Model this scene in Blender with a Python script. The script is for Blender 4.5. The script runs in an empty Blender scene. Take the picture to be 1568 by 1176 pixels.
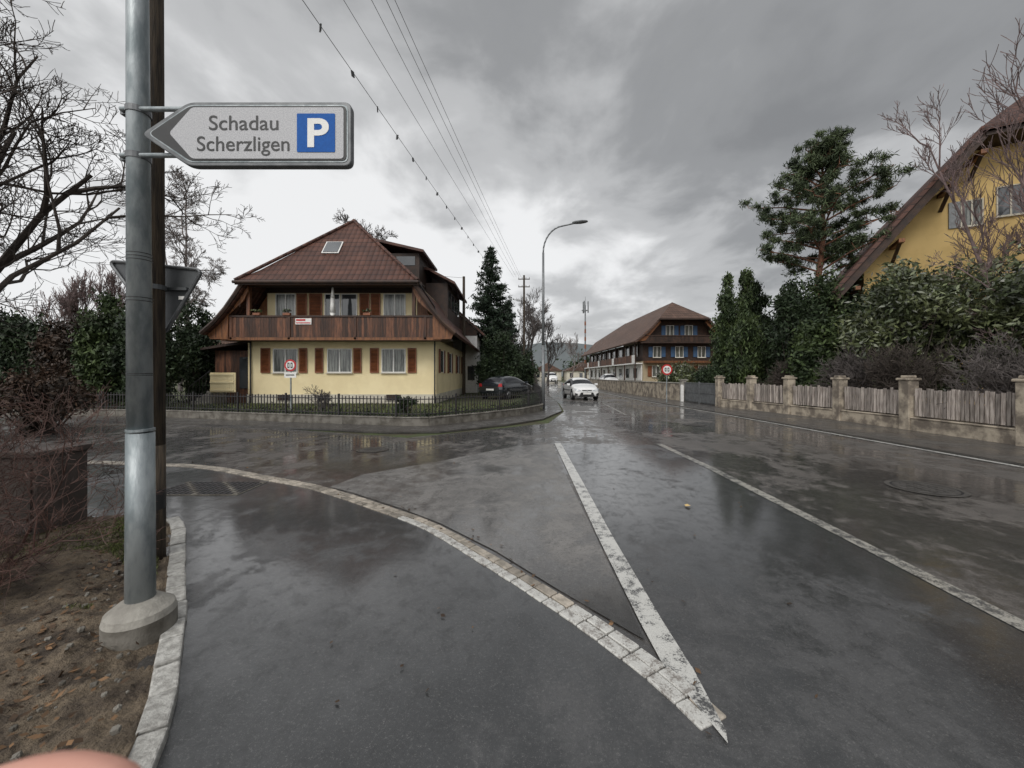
import bpy, math, random, bmesh
import numpy as np
from mathutils import Vector, Matrix
R=math.radians
scene=bpy.context.scene
COL=scene.collection

# ------------------------------------------------------------------ materials
def N(nt,t,**kw):
    n=nt.nodes.new(t)
    for k,v in kw.items(): setattr(n,k,v)
    return n
def mixc(nt,fac,a,b,mode='MIX'):
    n=nt.nodes.new('ShaderNodeMix'); n.data_type='RGBA'; n.blend_type=mode
    for sock,val in ((n.inputs[0],fac),(n.inputs[6],a),(n.inputs[7],b)):
        if hasattr(val,'is_linked') : nt.links.new(val,sock)
        elif isinstance(val,(int,float)): sock.default_value=val
        else: sock.default_value=(*val,1)
    return n.outputs[2]
def mth(nt,op,a,b=0,c=None,clamp=False):
    n=nt.nodes.new('ShaderNodeMath'); n.operation=op; n.use_clamp=clamp
    for i,val in enumerate((a,b,c)):
        if val is None: continue
        if hasattr(val,'is_linked'): nt.links.new(val,n.inputs[i])
        else: n.inputs[i].default_value=val
    return n.outputs[0]
def sstep(nt,v,lo,hi,a=0.0,b=1.0):
    n=nt.nodes.new('ShaderNodeMapRange'); n.interpolation_type='SMOOTHSTEP'
    nt.links.new(v,n.inputs[0])
    for i,x in enumerate((lo,hi,a,b)): n.inputs[i+1].default_value=x
    return n.outputs[0]
def noise(nt,vec,scale,detail=5,rough=.55,dist=0):
    n=nt.nodes.new('ShaderNodeTexNoise'); nt.links.new(vec,n.inputs['Vector'])
    n.inputs['Scale'].default_value=scale; n.inputs['Detail'].default_value=detail
    n.inputs['Roughness'].default_value=rough; n.inputs['Distortion'].default_value=dist
    return n.outputs['Fac']
def newmat(name):
    m=bpy.data.materials.new(name); m.use_nodes=True; nt=m.node_tree
    b=nt.nodes['Principled BSDF']; tc=N(nt,'ShaderNodeTexCoord')
    return m,nt,b,tc.outputs['Object']
def bump(nt,b,h,strength,dist=.02):
    n=N(nt,'ShaderNodeBump'); n.inputs['Strength'].default_value=strength; n.inputs['Distance'].default_value=dist
    nt.links.new(h,n.inputs['Height']); nt.links.new(n.outputs[0],b.inputs['Normal']); return n
def mat(name,c1,c2=None,rough=.8,scale=4,bmp=0,bscale=None,island=0,metal=0,stretch=None,spec=.5,lo=.35,hi=.65,bdist=.02,det=4):
    m,nt,b,co=newmat(name)
    if stretch:
        mp=N(nt,'ShaderNodeMapping'); nt.links.new(co,mp.inputs[0]); mp.inputs['Scale'].default_value=stretch; co=mp.outputs[0]
    c2=c2 or tuple(x*.75 for x in c1)
    f=noise(nt,co,scale,det,.6)
    c=mixc(nt,sstep(nt,f,lo,hi),c1,c2)
    if island:
        g=N(nt,'ShaderNodeNewGeometry')
        s=sstep(nt,g.outputs['Random Per Island'],0,1,1-island,1+island)
        hv=N(nt,'ShaderNodeHueSaturation'); nt.links.new(c,hv.inputs['Color']); nt.links.new(s,hv.inputs['Value']); c=hv.outputs[0]
    nt.links.new(c,b.inputs['Base Color'])
    b.inputs['Roughness'].default_value=rough; b.inputs['Metallic'].default_value=metal
    b.inputs['Specular IOR Level'].default_value=spec
    if bmp: bump(nt,b,noise(nt,co,bscale or scale*4,4,.6),bmp,bdist)
    return m
def leafmat(name,c1,c2,rough=.6,isl=.5,scale=.9,spec=.3):
    return mat(name,c1,c2,rough=rough,scale=scale,island=isl,spec=spec,det=2)
def wet_asphalt(name,dry,wetc,agg=55,wlo=.42,whi=.6,wscale=.45,bst=.5,coat=1.0,offset=0,rough=.6,ygrad=None,speck=.55,mott=7,rmin=.03,rmax=.28,cior=1.62):
    m,nt,b,co=newmat(name)
    mp=N(nt,'ShaderNodeMapping'); nt.links.new(co,mp.inputs[0]); mp.inputs['Location'].default_value=(offset,offset*.7,0)
    mp.inputs['Scale'].default_value=(1,.8,1); co2=mp.outputs[0]
    w=noise(nt,co2,wscale,4,.6,.5)
    med=noise(nt,co2,2.2,7,.7,.5)
    mo=noise(nt,co2,mott,5,.75,.3)
    wm=mth(nt,'ADD',mth(nt,'ADD',mth(nt,'MULTIPLY',w,.5),mth(nt,'MULTIPLY',med,.3)),mth(nt,'MULTIPLY',mo,.2))
    wet=sstep(nt,wm,wlo,whi)
    fine=noise(nt,co,agg,3,.8)
    grit=noise(nt,co,agg*3.1,2,.7)
    fg=mth(nt,'ADD',mth(nt,'MULTIPLY',fine,.5),mth(nt,'MULTIPLY',grit,.5))
    base=mixc(nt,wet,dry,wetc)
    base=mixc(nt,sstep(nt,mth(nt,'ADD',mth(nt,'MULTIPLY',med,.6),mth(nt,'MULTIPLY',mo,.4)),.40,.62,0,.6),base,tuple(x*.4 for x in wetc))
    base=mixc(nt,sstep(nt,fg,.53,.66,0,speck),base,(.24,.235,.225))
    base=mixc(nt,sstep(nt,fg,.36,.46,speck,0),base,(.010,.010,.010))
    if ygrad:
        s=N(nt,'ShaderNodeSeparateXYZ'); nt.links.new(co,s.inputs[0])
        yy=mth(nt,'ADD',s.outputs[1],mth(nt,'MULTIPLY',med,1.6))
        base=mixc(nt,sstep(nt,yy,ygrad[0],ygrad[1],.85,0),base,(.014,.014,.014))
    nt.links.new(base,b.inputs['Base Color'])
    nt.links.new(mth(nt,'MULTIPLY_ADD',wet,-.2,rough),b.inputs['Roughness'])
    bn=N(nt,'ShaderNodeBump'); nt.links.new(fg,bn.inputs['Height']); bn.inputs['Distance'].default_value=.010
    nt.links.new(mth(nt,'MULTIPLY_ADD',wet,-bst*.4,bst),bn.inputs['Strength'])
    nt.links.new(bn.outputs[0],b.inputs['Normal'])
    b.inputs['Coat IOR'].default_value=cior
    nt.links.new(mth(nt,'MULTIPLY',mth(nt,'MULTIPLY_ADD',wet,coat*.7,coat*.3),sstep(nt,mo,.34,.56,.5,1.0)),b.inputs['Coat Weight'])
    nt.links.new(mth(nt,'ADD',mth(nt,'MULTIPLY_ADD',wet,rmin-rmax,rmax),sstep(nt,mo,.44,.64,0,.08)),b.inputs['Coat Roughness'])
    cb=N(nt,'ShaderNodeBump'); nt.links.new(mth(nt,'ADD',mth(nt,'MULTIPLY',fg,.14),mth(nt,'MULTIPLY_ADD',mo,.35,med)),cb.inputs['Height']); cb.inputs['Distance'].default_value=.014
    nt.links.new(mth(nt,'MULTIPLY_ADD',wet,-.36,.46),cb.inputs['Strength'])
    nt.links.new(cb.outputs[0],b.inputs['Coat Normal'])
    return m
def roofmat(name,c1,c2,rows=3.2,cols=3.6,dirc='x'):
    m,nt,b,co=newmat(name)
    s=N(nt,'ShaderNodeSeparateXYZ'); nt.links.new(co,s.inputs[0])
    zr=mth(nt,'FRACT',mth(nt,'MULTIPLY',s.outputs[2],rows))
    xs=s.outputs[0] if dirc=='x' else s.outputs[1]
    xr=mth(nt,'FRACT',mth(nt,'MULTIPLY',xs,cols))
    col=mth(nt,'SINE',mth(nt,'MULTIPLY',xr,math.pi))
    cx=mth(nt,'FLOOR',mth(nt,'MULTIPLY',xs,cols)); cz=mth(nt,'FLOOR',mth(nt,'MULTIPLY',s.outputs[2],rows))
    cb=N(nt,'ShaderNodeCombineXYZ'); nt.links.new(cx,cb.inputs[0]); nt.links.new(cz,cb.inputs[1])
    wn=N(nt,'ShaderNodeTexWhiteNoise'); wn.noise_dimensions='2D'; nt.links.new(cb.outputs[0],wn.inputs['Vector'])
    big=noise(nt,co,.8,4,.6)
    c=mixc(nt,sstep(nt,big,.35,.65),c1,c2)
    c=mixc(nt,mth(nt,'MULTIPLY',wn.outputs['Value'],.5),c,tuple(x*.4 for x in c1))
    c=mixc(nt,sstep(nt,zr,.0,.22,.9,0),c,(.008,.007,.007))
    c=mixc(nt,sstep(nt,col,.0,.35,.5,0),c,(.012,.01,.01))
    nt.links.new(c,b.inputs['Base Color']); b.inputs['Roughness'].default_value=.62; b.inputs['Specular IOR Level'].default_value=.3
    h=mth(nt,'ADD',mth(nt,'MULTIPLY',zr,-1.0),mth(nt,'MULTIPLY',col,.7))
    bump(nt,b,h,.8,.06)
    return m
def worn_paint(name,c=(.66,.65,.61),under=(.07,.07,.07),lo=.36,hi=.5,sc=9):
    m,nt,b,co=newmat(name)
    f=noise(nt,co,sc,6,.75); g=noise(nt,co,90,3,.7); big=noise(nt,co,.9,3,.5)
    k=mth(nt,'ADD',mth(nt,'ADD',mth(nt,'MULTIPLY',f,.5),mth(nt,'MULTIPLY',g,.35)),mth(nt,'MULTIPLY',big,.15))
    nt.links.new(mixc(nt,sstep(nt,k,lo,hi),under,mixc(nt,mth(nt,'MULTIPLY_ADD',g,1.2,-.1),c,tuple(x*.62 for x in c))),b.inputs['Base Color'])
    b.inputs['Roughness'].default_value=.4; bump(nt,b,g,.5,.008)
    b.inputs['Coat Weight'].default_value=.5; b.inputs['Coat IOR'].default_value=1.33; b.inputs['Coat Roughness'].default_value=.15
    return m

M={}
M['road']=wet_asphalt('asphalt_road',(.105,.094,.085),(.048,.044,.041),agg=45,wlo=.445,whi=.515,wscale=.5,bst=.8)
M['pave']=wet_asphalt('asphalt_pavement',(.072,.072,.073),(.036,.037,.038),agg=60,wlo=.41,whi=.49,wscale=.6,bst=.5,offset=13,speck=.38)
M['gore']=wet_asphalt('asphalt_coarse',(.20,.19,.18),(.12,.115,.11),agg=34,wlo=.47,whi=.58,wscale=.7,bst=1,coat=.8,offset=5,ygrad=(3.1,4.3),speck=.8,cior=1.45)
M['walk']=wet_asphalt('asphalt_walk',(.075,.068,.06),(.045,.04,.037),agg=60,offset=31,cior=1.4)
M['soil']=mat('soil',(.17,.13,.088),(.055,.04,.028),.9,7,1,40,bdist=.03,det=8)
M['grass']=mat('grass_ground',(.06,.08,.025),(.055,.045,.025),.95,1.2,.8,25)
M['granite']=mat('granite_sett',(.38,.335,.28),(.22,.195,.16),.5,14,.3,60,island=.3)
M['paintst']=worn_paint('painted_sett',under=(.22,.2,.18),lo=.42,hi=.52,sc=14)
M['kerb']=mat('granite_kerb',(.46,.45,.42),(.27,.26,.24),.5,22,.5,70,island=.16,det=7)
M['paint']=worn_paint('road_paint',lo=.43,hi=.50)
M['paintw']=worn_paint('road_paint_worn',c=(.46,.44,.39),lo=.45,hi=.54)
M['conc']=mat('concrete',(.36,.34,.30),(.22,.205,.18),.85,5,.4,35,det=7)
M['concold']=mat('old_concrete',(.42,.36,.28),(.15,.125,.10),.9,2.6,.6,25,lo=.38,hi=.62,det=8)
M['concwet']=mat('damp_concrete',(.2,.185,.16),(.09,.08,.065),.8,4,.4,25,det=7)
M['iron']=mat('cast_iron',(.075,.07,.065),(.04,.037,.034),.45,9,.5,50)
M['galv']=mat('galvanised_steel',(.36,.39,.40),(.19,.22,.23),.48,11,.15,40,metal=.45,stretch=(1,1,.35),det=8)
M['steel']=mat('painted_steel',(.22,.23,.235),(.16,.165,.17),.45,6,metal=.4)
M['darkm']=mat('dark_metal',(.02,.02,.022),(.035,.03,.03),.5,8)
M['poleW']=mat('creosote_wood',(.085,.062,.04),(.022,.016,.011),.8,6,.7,18,stretch=(8,8,.5),det=7)
M['signw']=mat('sign_face',(.50,.50,.51),(.38,.38,.40),.55,150,.05,lo=.4,hi=.6)
M['signg']=mat('sign_frame',(.16,.165,.17),(.11,.115,.12),.5,12,metal=.5)
M['signb']=mat('sign_back',(.085,.09,.095),(.06,.065,.067),.5,8,metal=.3)
M['black']=mat('black_paint',(.012,.012,.013),(.02,.02,.02),.5,9)
M['blue']=mat('blue_film',(.008,.085,.33),(.01,.10,.38),.6,90,spec=.2)
M['red']=mat('red_film',(.5,.02,.025),(.42,.02,.02),.4,20)
M['white']=mat('white_paint',(.78,.77,.74),(.68,.67,.64),.5,5)
M['cream']=mat('cream_render',(.90,.77,.48),(.81,.68,.41),.9,.9,.15,60,det=7)
M['base']=mat('grey_render',(.62,.58,.48),(.46,.42,.35),.9,1.5,.2,40,det=7)
M['yellow']=mat('yellow_render',(.70,.50,.21),(.60,.42,.17),.9,.9,.15,60,det=7)
M['ocre']=mat('beige_render',(.50,.42,.28),(.40,.33,.22),.9,.9)
M['wood']=mat('brown_planks',(.125,.05,.024),(.05,.022,.013),.6,3,.4,20,island=.6,stretch=(4,4,.6),det=6)
M['woodo']=mat('orange_timber',(.21,.085,.03),(.11,.042,.018),.55,3,.3,20,island=.25,stretch=(4,4,.6))
M['woodd']=mat('dark_timber',(.05,.025,.015),(.025,.014,.01),.65,3,.3,20,island=.3)
M['shut']=mat('brown_shutter',(.24,.082,.032),(.17,.055,.022),.5,3,island=.12)
M['bshut']=mat('blue_shutter',(.05,.11,.22),(.04,.09,.17),.5,3,island=.1)
M['picket']=mat('weathered_pickets',(.42,.37,.33),(.19,.16,.14),.85,5,.4,20,island=.35,stretch=(5,5,.5))
M['roofx']=roofmat('roof_tiles_front',(.118,.052,.036),(.072,.034,.026),dirc='x')
M['roofy']=roofmat('roof_tiles_side',(.118,.052,.036),(.072,.034,.026),dirc='y')
M['roof2x']=roofmat('roof_tiles_b_front',(.15,.088,.064),(.10,.06,.045),dirc='x')
M['roof2y']=roofmat('roof_tiles_b_side',(.15,.088,.064),(.10,.06,.045),dirc='y')
M['glass']=mat('window_glass',(.02,.025,.03),(.05,.055,.06),.06,.8,spec=.9)
M['curtain']=mat('window_curtain',(.20,.21,.19),(.035,.04,.035),.25,3,stretch=(6,1,.3),spec=.8,lo=.42,hi=.58)
M['bark']=mat('bark',(.07,.055,.045),(.035,.027,.022),.9,5,.5,20)
M['twigr']=mat('red_twigs',(.11,.055,.042),(.05,.027,.022),.7,3)
M['twigg']=mat('grey_twigs',(.11,.095,.09),(.065,.055,.05),.9,3,det=2)
M['twigp']=mat('pale_twigs',(.24,.21,.20),(.15,.13,.125),.9,3,det=2)
M['twigpk']=mat('pinkish_twigs',(.20,.14,.135),(.11,.08,.075),.9,3,det=2)
M['barkp']=mat('pine_bark',(.22,.10,.055),(.12,.06,.04),.9,5,.5,14)
M['spruce']=leafmat('spruce_needles',(.022,.038,.02),(.013,.023,.013))
M['pine']=leafmat('pine_needles',(.085,.11,.052),(.036,.052,.025),scale=.8)
M['thuja']=leafmat('thuja_leaves',(.06,.085,.028),(.025,.04,.016))
M['laurel']=leafmat('laurel_leaves',(.11,.125,.055),(.04,.052,.022),rough=.35,isl=.6,spec=.6)
M['darkev']=leafmat('dark_evergreen',(.034,.052,.022),(.016,.027,.012))
M['brownh']=leafmat('brown_hedge_leaves',(.055,.032,.020),(.026,.019,.013))
M['litter']=leafmat('leaf_litter',(.14,.08,.04),(.06,.038,.024),isl=.7,scale=6)
M['moss']=leafmat('grass_blades',(.10,.12,.035),(.07,.075,.028))
M['car_w']=mat('white_car_paint',(.80,.80,.79),(.76,.76,.75),.25,2)
M['car_d']=mat('dark_car_paint',(.025,.03,.036),(.02,.024,.03),.22,2,metal=.3)
for k in('car_w','car_d'): M[k].node_tree.nodes['Principled BSDF'].inputs['Coat Weight'].default_value=1
M['cglass']=mat('car_glass',(.012,.014,.016),(.02,.02,.025),.12,1,spec=.35)
M['tyre']=mat('tyre',(.015,.015,.015),(.025,.025,.025),.8,9)
M['chrome']=mat('alloy',(.45,.45,.46),(.35,.35,.36),.3,5,metal=.8)
M['lampgl']=mat('lamp_lens',(.55,.58,.6),(.3,.32,.35),.1,30,spec=.9)
M['rust']=mat('brown_grey_panel',(.10,.08,.07),(.055,.042,.036),.7,2.5,.3,20)
M['skin']=mat('skin',(.74,.40,.31),(.68,.34,.26),.5,60,.1,400,bdist=.0005)
M['sleeve']=mat('dark_sleeve',(.03,.035,.05),(.02,.022,.03),.9,40)
M['hill']=mat('distant_hill',(.2,.22,.23),(.15,.17,.18),1,.02)

# ------------------------------------------------------------------ mesh builder
class MB:
    def __init__(s): s.v=[];s.f=[];s.m=[];s.mats=[]
    def mi(s,k):
        if k not in s.mats: s.mats.append(k)
        return s.mats.index(k)
    def poly(s,pts,m):
        b=len(s.v); s.v+= [tuple(p) for p in pts]; s.f.append(tuple(range(b,b+len(pts)))); s.m.append(s.mi(m))
    def box(s,x0,x1,y0,y1,z0,z1,m):
        if x0>x1:x0,x1=x1,x0
        if y0>y1:y0,y1=y1,y0
        b=len(s.v)
        s.v+=[(x0,y0,z0),(x1,y0,z0),(x1,y1,z0),(x0,y1,z0),(x0,y0,z1),(x1,y0,z1),(x1,y1,z1),(x0,y1,z1)]
        for q in((0,3,2,1),(4,5,6,7),(0,1,5,4),(1,2,6,5),(2,3,7,6),(3,0,4,7)): s.f.append(tuple(b+i for i in q)); s.m.append(s.mi(m))
    def obox(s,c,size,ang,m,tilt=0):
        n=len(s.v); x,y,z=[a/2 for a in size]; s.box(-x,x,-y,y,-z,z,m)
        mt=Matrix.Translation(c)@Matrix.Rotation(ang,4,'Z')@Matrix.Rotation(tilt,4,'X')
        for i in range(n,len(s.v)): s.v[i]=tuple(mt@Vector(s.v[i]))
    def prism(s,pts,vec,m):
        n=len(pts); b=len(s.v); vec=Vector(vec)
        s.v+=[tuple(p) for p in pts]+[tuple(Vector(p)+vec) for p in pts]
        k=s.mi(m)
        s.f.append(tuple(range(b,b+n))); s.f.append(tuple(range(b+2*n-1,b+n-1,-1))); s.m+=[k,k]
        for i in range(n): j=(i+1)%n; s.f.append((b+i,b+n+i,b+n+j,b+j)); s.m.append(k)
    def tube(s,p0,p1,r0,r1,n,m,caps=False):
        p0=Vector(p0);p1=Vector(p1); d=(p1-p0)
        if d.length<1e-6: return
        d.normalize(); a=d.cross(Vector((0,0,1)) if abs(d.z)<.9 else Vector((1,0,0))).normalized(); c=d.cross(a)
        b=len(s.v); k=s.mi(m)
        for p,r in((p0,r0),(p1,r1)):
            for i in range(n):
                t=2*math.pi*i/n; o=a*math.cos(t)*r+c*math.sin(t)*r; s.v.append((p.x+o.x,p.y+o.y,p.z+o.z))
        for i in range(n): j=(i+1)%n; s.f.append((b+i,b+j,b+n+j,b+n+i)); s.m.append(k)
        if caps:
            s.f.append(tuple(range(b+n-1,b-1,-1))); s.f.append(tuple(range(b+n,b+2*n))); s.m+=[k,k]
    def path(s,pts,r,n,m):
        for i in range(len(pts)-1):
            ra=r[i] if isinstance(r,(list,tuple)) else r; rb=r[i+1] if isinstance(r,(list,tuple)) else r
            s.tube(pts[i],pts[i+1],ra,rb,n,m,True)
    def build(s,name,parent=None,smooth=False,loc=(0,0,0),rot=0):
        me=bpy.data.meshes.new(name)
        me.from_pydata(s.v,[],s.f)
        for k in s.mats: me.materials.append(M[k])
        me.polygons.foreach_set('material_index',s.m)
        if smooth: me.polygons.foreach_set('use_smooth',[True]*len(s.f))
        me.update()
        o=bpy.data.objects.new(name,me); COL.objects.link(o); o.location=loc; o.rotation_euler=(0,0,rot)
        if parent: o.parent=parent
        return o
def empty(name,loc=(0,0,0),rot=0):
    e=bpy.data.objects.new(name,None); COL.objects.link(e); e.location=loc; e.rotation_euler=(0,0,rot); e.empty_display_size=.3; return e
def bev(o,w=.01,seg=2):
    b=o.modifiers.new('b','BEVEL'); b.width=w; b.segments=seg; b.limit_method='ANGLE'; return o
def solid(o,t):
    b=o.modifiers.new('s','SOLIDIFY'); b.thickness=t; b.offset=-1; return o

# ------------------------------------------------------------------ foliage helpers
def unit(rng,n):
    v=rng.normal(size=(n,3)); return v/np.linalg.norm(v,axis=1,keepdims=True)
def leaves(name,pts,size,asp,mk,loc,rng,parent=None,up=0.0,flat=False):
    n=len(pts); u=unit(rng,n)
    if flat: u[:,2]*=.25; u/=np.linalg.norm(u,axis=1,keepdims=True)
    if up: u=u+np.array([0,0,up]); u/=np.linalg.norm(u,axis=1,keepdims=True)
    r2=unit(rng,n)
    if flat: r2=r2*.35+np.array([0,0,1.0])
    v=np.cross(u,r2); v/=np.linalg.norm(v,axis=1,keepdims=True)+1e-9
    s=size*(.6+.8*rng.random((n,1)))
    V=np.stack([pts-u*s,pts+v*s*asp,pts+u*s,pts-v*s*asp],1).reshape(-1,3)
    F=np.arange(4*n).reshape(n,4)
    me=bpy.data.meshes.new(name); me.from_pydata(V.tolist(),[],F.tolist()); me.materials.append(M[mk]); me.update()
    o=bpy.data.objects.new(name,me); COL.objects.link(o); o.location=loc
    if parent: o.parent=parent
    return o
def clumps(rng,cs,rs,per,shell=.6):
    out=[]
    for c,r in zip(cs,rs):
        n=int(per); d=unit(rng,n); q=(shell+(1-shell)*rng.random((n,1)))
        r=np.array(r)*np.ones(3)
        out.append(np.array(c)+d*q*r*(1+.25*rng.normal(size=(n,1))))
    return np.concatenate(out)
def grow(mb,p,d,L,r,lvl,mx,rnd,m,kids=4,ratio=.62,ang=.7,up=.12,wig=.18,nseg=4,rmin=.004,start=.25):
    pts=[p.copy()];dd=d.copy(); dirs=[]
    for i in range(nseg):
        dd=(dd+Vector((rnd.gauss(0,wig),rnd.gauss(0,wig),rnd.gauss(0,wig)+up))).normalized()
        pts.append(pts[-1]+dd*(L/nseg)); dirs.append(dd.copy())
    ns=7 if lvl==0 else (5 if lvl==1 else 3)
    for i in range(nseg):
        ra=max(rmin,r*(1-.75*i/nseg)); rb=max(rmin*.8,r*(1-.75*(i+1)/nseg))
        mb.tube(pts[i],pts[i+1],ra,rb,ns,m)
    if lvl<mx:
        for k in range(kids):
            t=start+(1-start)*(k+rnd.random())/kids; x=min(t*nseg,nseg-1e-3); i=int(x); q=pts[i].lerp(pts[i+1],x-i)
            ax=dirs[i].orthogonal().normalized(); ax.rotate(Matrix.Rotation(rnd.uniform(0,6.283),3,dirs[i]))
            nd=dirs[i].copy(); nd.rotate(Matrix.Rotation(ang*rnd.uniform(.7,1.3),3,ax))
            grow(mb,q,nd,L*ratio*rnd.uniform(.7,1.15)*(1.15-.4*t),r*.5*(1.1-.4*t),lvl+1,mx,rnd,m,kids,ratio if lvl>0 or ratio>.45 else .5,ang,up,wig if lvl>0 else max(wig,.15),max(3,nseg-1) if lvl<2 else 3,rmin,.25)
def bare_tree(name,loc,h,m,seed,mx=4,kids=5,ratio=.6,ang=.7,up=.1,wig=.15,r=.18,rmin=.006,stems=1,lean=.0,dir0=(0,0,1),start=.25,spread=.3):
    rnd=random.Random(seed); mb=MB()
    for s in range(stems):
        d=Vector(dir0)+Vector((rnd.gauss(0,spread),rnd.gauss(0,spread),0))*(1 if stems>1 else lean)
        p=Vector((rnd.gauss(0,.15),rnd.gauss(0,.15),-.05)) if stems>1 else Vector((0,0,-.05))
        grow(mb,p,d.normalized(),h*rnd.uniform(.85,1.02),r,0,mx,rnd,m,kids,ratio,ang,up,wig,6,rmin,start)
    return mb.build(name,loc=loc)

# ------------------------------------------------------------------ ground
mb=MB(); mb.poly([(-600,-200,-.012),(600,-200,-.012),(600,900,-.012),(-600,900,-.012)],'grass'); mb.build('ground')
road=MB()
Rr=[(9.2,-12),(9.0,6.5),(8.9,10),(8.75,16.3),(8.3,24),(8.4,32),(8.9,45),(11,80),(15,140)]
Lr=[(1.2,12.9),(2.3,17),(2.7,22),(2.95,32),(3.4,45),(5.0,80),(8,140)]
pts=[(x,y) for x,y in Rr]+[(x,y) for x,y in reversed(Lr)]
pts+=[(-2.7,9.9),(-7.7,11.9),(-14,13.4),(-60,16),(-60,-12)]
road.poly([(x,y,0) for x,y in pts],'road'); road.build('road')
setl=[(-13,7.35),(-9,7.2),(-6.24,6.89),(-5.08,6.6),(-3.79,5.97),(-3.01,5.6),(-2.31,5.16),(-1.40,4.495),(-.85,4.05),(-.221,3.347),(.304,2.72),(.64,2.275),(.844,1.946),(.93,1.76)]
kerbc=[(-3.75,4.25),(-3.45,3.98),(-2.98,3.43),(-2.55,2.93),(-2.2,2.517),(-1.93,2.17),(-1.70,1.87),(-1.50,1.55),(-1.3,1.1),(-1.1,.4),(-1.0,-2)]
p=[(x,y,.004) for x,y in setl]+[(1.07,9.05,.004),(3.42,8.82,.004),(3.30,4,.004),(3.2,2.4,.004),(3.1,-6,.004),(-1.0,-6,.004)]+[(x,y,.004) for x,y in reversed(kerbc)]+[(-13,4.25,.004)]
mb=MB(); mb.poly(p,'pave'); mb.build('pavement')
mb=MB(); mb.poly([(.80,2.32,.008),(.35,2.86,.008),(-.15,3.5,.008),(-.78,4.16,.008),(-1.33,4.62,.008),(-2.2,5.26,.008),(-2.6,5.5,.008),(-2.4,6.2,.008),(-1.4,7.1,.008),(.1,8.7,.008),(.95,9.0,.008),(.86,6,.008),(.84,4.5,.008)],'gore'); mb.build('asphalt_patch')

def smoothline(pts,step):
    P=[Vector((a,b,0)) for a,b in pts]; out=[]
    for i in range(len(P)-1):
        a=P[max(i-1,0)];b=P[i];c=P[i+1];d=P[min(i+2,len(P)-1)]
        n=max(2,int((c-b).length/.03))
        for k in range(n):
            t=k/n; out.append(.5*((2*b)+(c-a)*t+(2*a-5*b+4*c-d)*t*t+(3*b-a-3*c+d)*t**3))
    out.append(P[-1]); res=[out[0]]; acc=0
    for i in range(1,len(out)):
        acc+=(out[i]-out[i-1]).length
        if acc>=step: res.append(out[i]); acc=0
    return res
rnd=random.Random(4)
mb=MB(); S=smoothline(setl,.155)
for i in range(len(S)-1):
    a,b=S[i],S[i+1]; d=(b-a); L=d.length; ang=math.atan2(d.y,d.x); nrm=Vector((-d.y,d.x,0)).normalized(); c=(a+b)/2
    near=c.y<4.4
    for s in(-1,1):
        w=.085
        cc=c+nrm*(s*w*.53+rnd.uniform(-.003,.003))+Vector((0,0,rnd.uniform(-.002,.003)-.004))
        pw=(s<0 and near and rnd.random()<.85) or (c.y<2.9 and rnd.random()<.55)
        mb.obox(cc,(L-.010,w-.004,.04),ang+rnd.uniform(-.02,.02),'paintst' if pw else 'granite')
bev(mb.build('granite_sett_line'),.006,1)
mb=MB(); K=smoothline(kerbc,.22)
for i in range(len(K)-1):
    a,b=K[i],K[i+1]; d=b-a; c=(a+b)/2; mb.obox(c+Vector((rnd.uniform(-.006,.006),0,rnd.uniform(-.006,.006))),(d.length-.016,.112,.09),math.atan2(d.y,d.x)+rnd.uniform(-.02,.02),'kerb')
bev(mb.build('granite_kerb'),.010,2)

def strip(mb,pts,w,z,m,z2=None):
    P=[Vector((a,b,0)) for a,b in pts]
    L=[];Rg=[]
    for i,q in enumerate(P):
        t=(P[min(i+1,len(P)-1)]-P[max(i-1,0)]).normalized(); n=Vector((-t.y,t.x,0))*w/2
        L.append((q.x+n.x,q.y+n.y,z)); Rg.append((q.x-n.x,q.y-n.y,z))
    for i in range(len(P)-1): mb.poly([Rg[i],Rg[i+1],L[i+1],L[i]],m)
mb=MB(); strip(mb,[(1.07,9.05),(.99,6),(.92,3.8),(.90,2.5),(.905,2.1)],.15,.012,'paint')
mb.poly([(.83,2.1,.0165),(.98,2.1,.0165),(.955,1.72,.0165),(.93,1.66,.0165)],'paint'); mb.build('road_marking')
mb=MB(); strip(mb,[(3.42,9.0),(3.42,6.6),(3.32,4),(3.25,2.4),(3.15,.5),(3.1,-4)],.14,.009,'paintw'); mb.build('road_marking')
mb=MB(); strip(mb,[(x-.1,y) for x,y in Rr],.13,.008,'paint'); mb.build('road_edge_line')
mb=MB(); strip(mb,[(4.6,15.5),(5.2,22)],.1,.008,'paintw'); strip(mb,[(5.5,26),(5.9,40)],.12,.008,'paint'); mb.build('road_marking')
Wl=[(11.35,-12),(11.3,8.4),(11.4,11.1),(11.35,13.5),(11.1,15.5),(10.85,17.5),(10.5,19.4),(10.4,21.6),(10.4,24),(10.0,32),(10.1,45),(12.5,80)]
mb=MB()
p=[(x,y) for x,y in Rr[:8]]; q=[(x+.4,y) for x,y in Wl]
mb.prism([(x,y,.0) for x,y in p]+[(x,y,.0) for x,y in reversed(q)],(0,0,.05),'walk'); mb.build('sidewalk')
fl=[(-40,17.5),(-22,15.6),(-13.1,14.5),(-7.5,13.0),(-3.3,11.95),(-2.6,12.0),(-1.0,13.6),(.35,15.3),(1.25,17.2),(1.55,20),(1.7,26),(1.9,36)]
mb=MB(); o=[(-60,17.2),(-22,14.3),(-13.5,13.2),(-7.7,11.8),(-3.4,10.6),(-2.0,10.7),(-.2,12.2),(1.1,13.8),(2.2,17),(2.6,22),(2.85,32),(3.1,38)]
mb.prism([(x,y,0) for x,y in o]+[(1.9,38,0)]+[(x,y,0) for x,y in reversed(fl)],(0,0,.05),'walk'); mb.build('sidewalk')
mb=MB(); mb.prism([(x,y,0) for x,y in fl]+[(1.9,60,0),(-40,60,0)],(0,0,.12),'grass'); mb.build('garden_ground')

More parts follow.
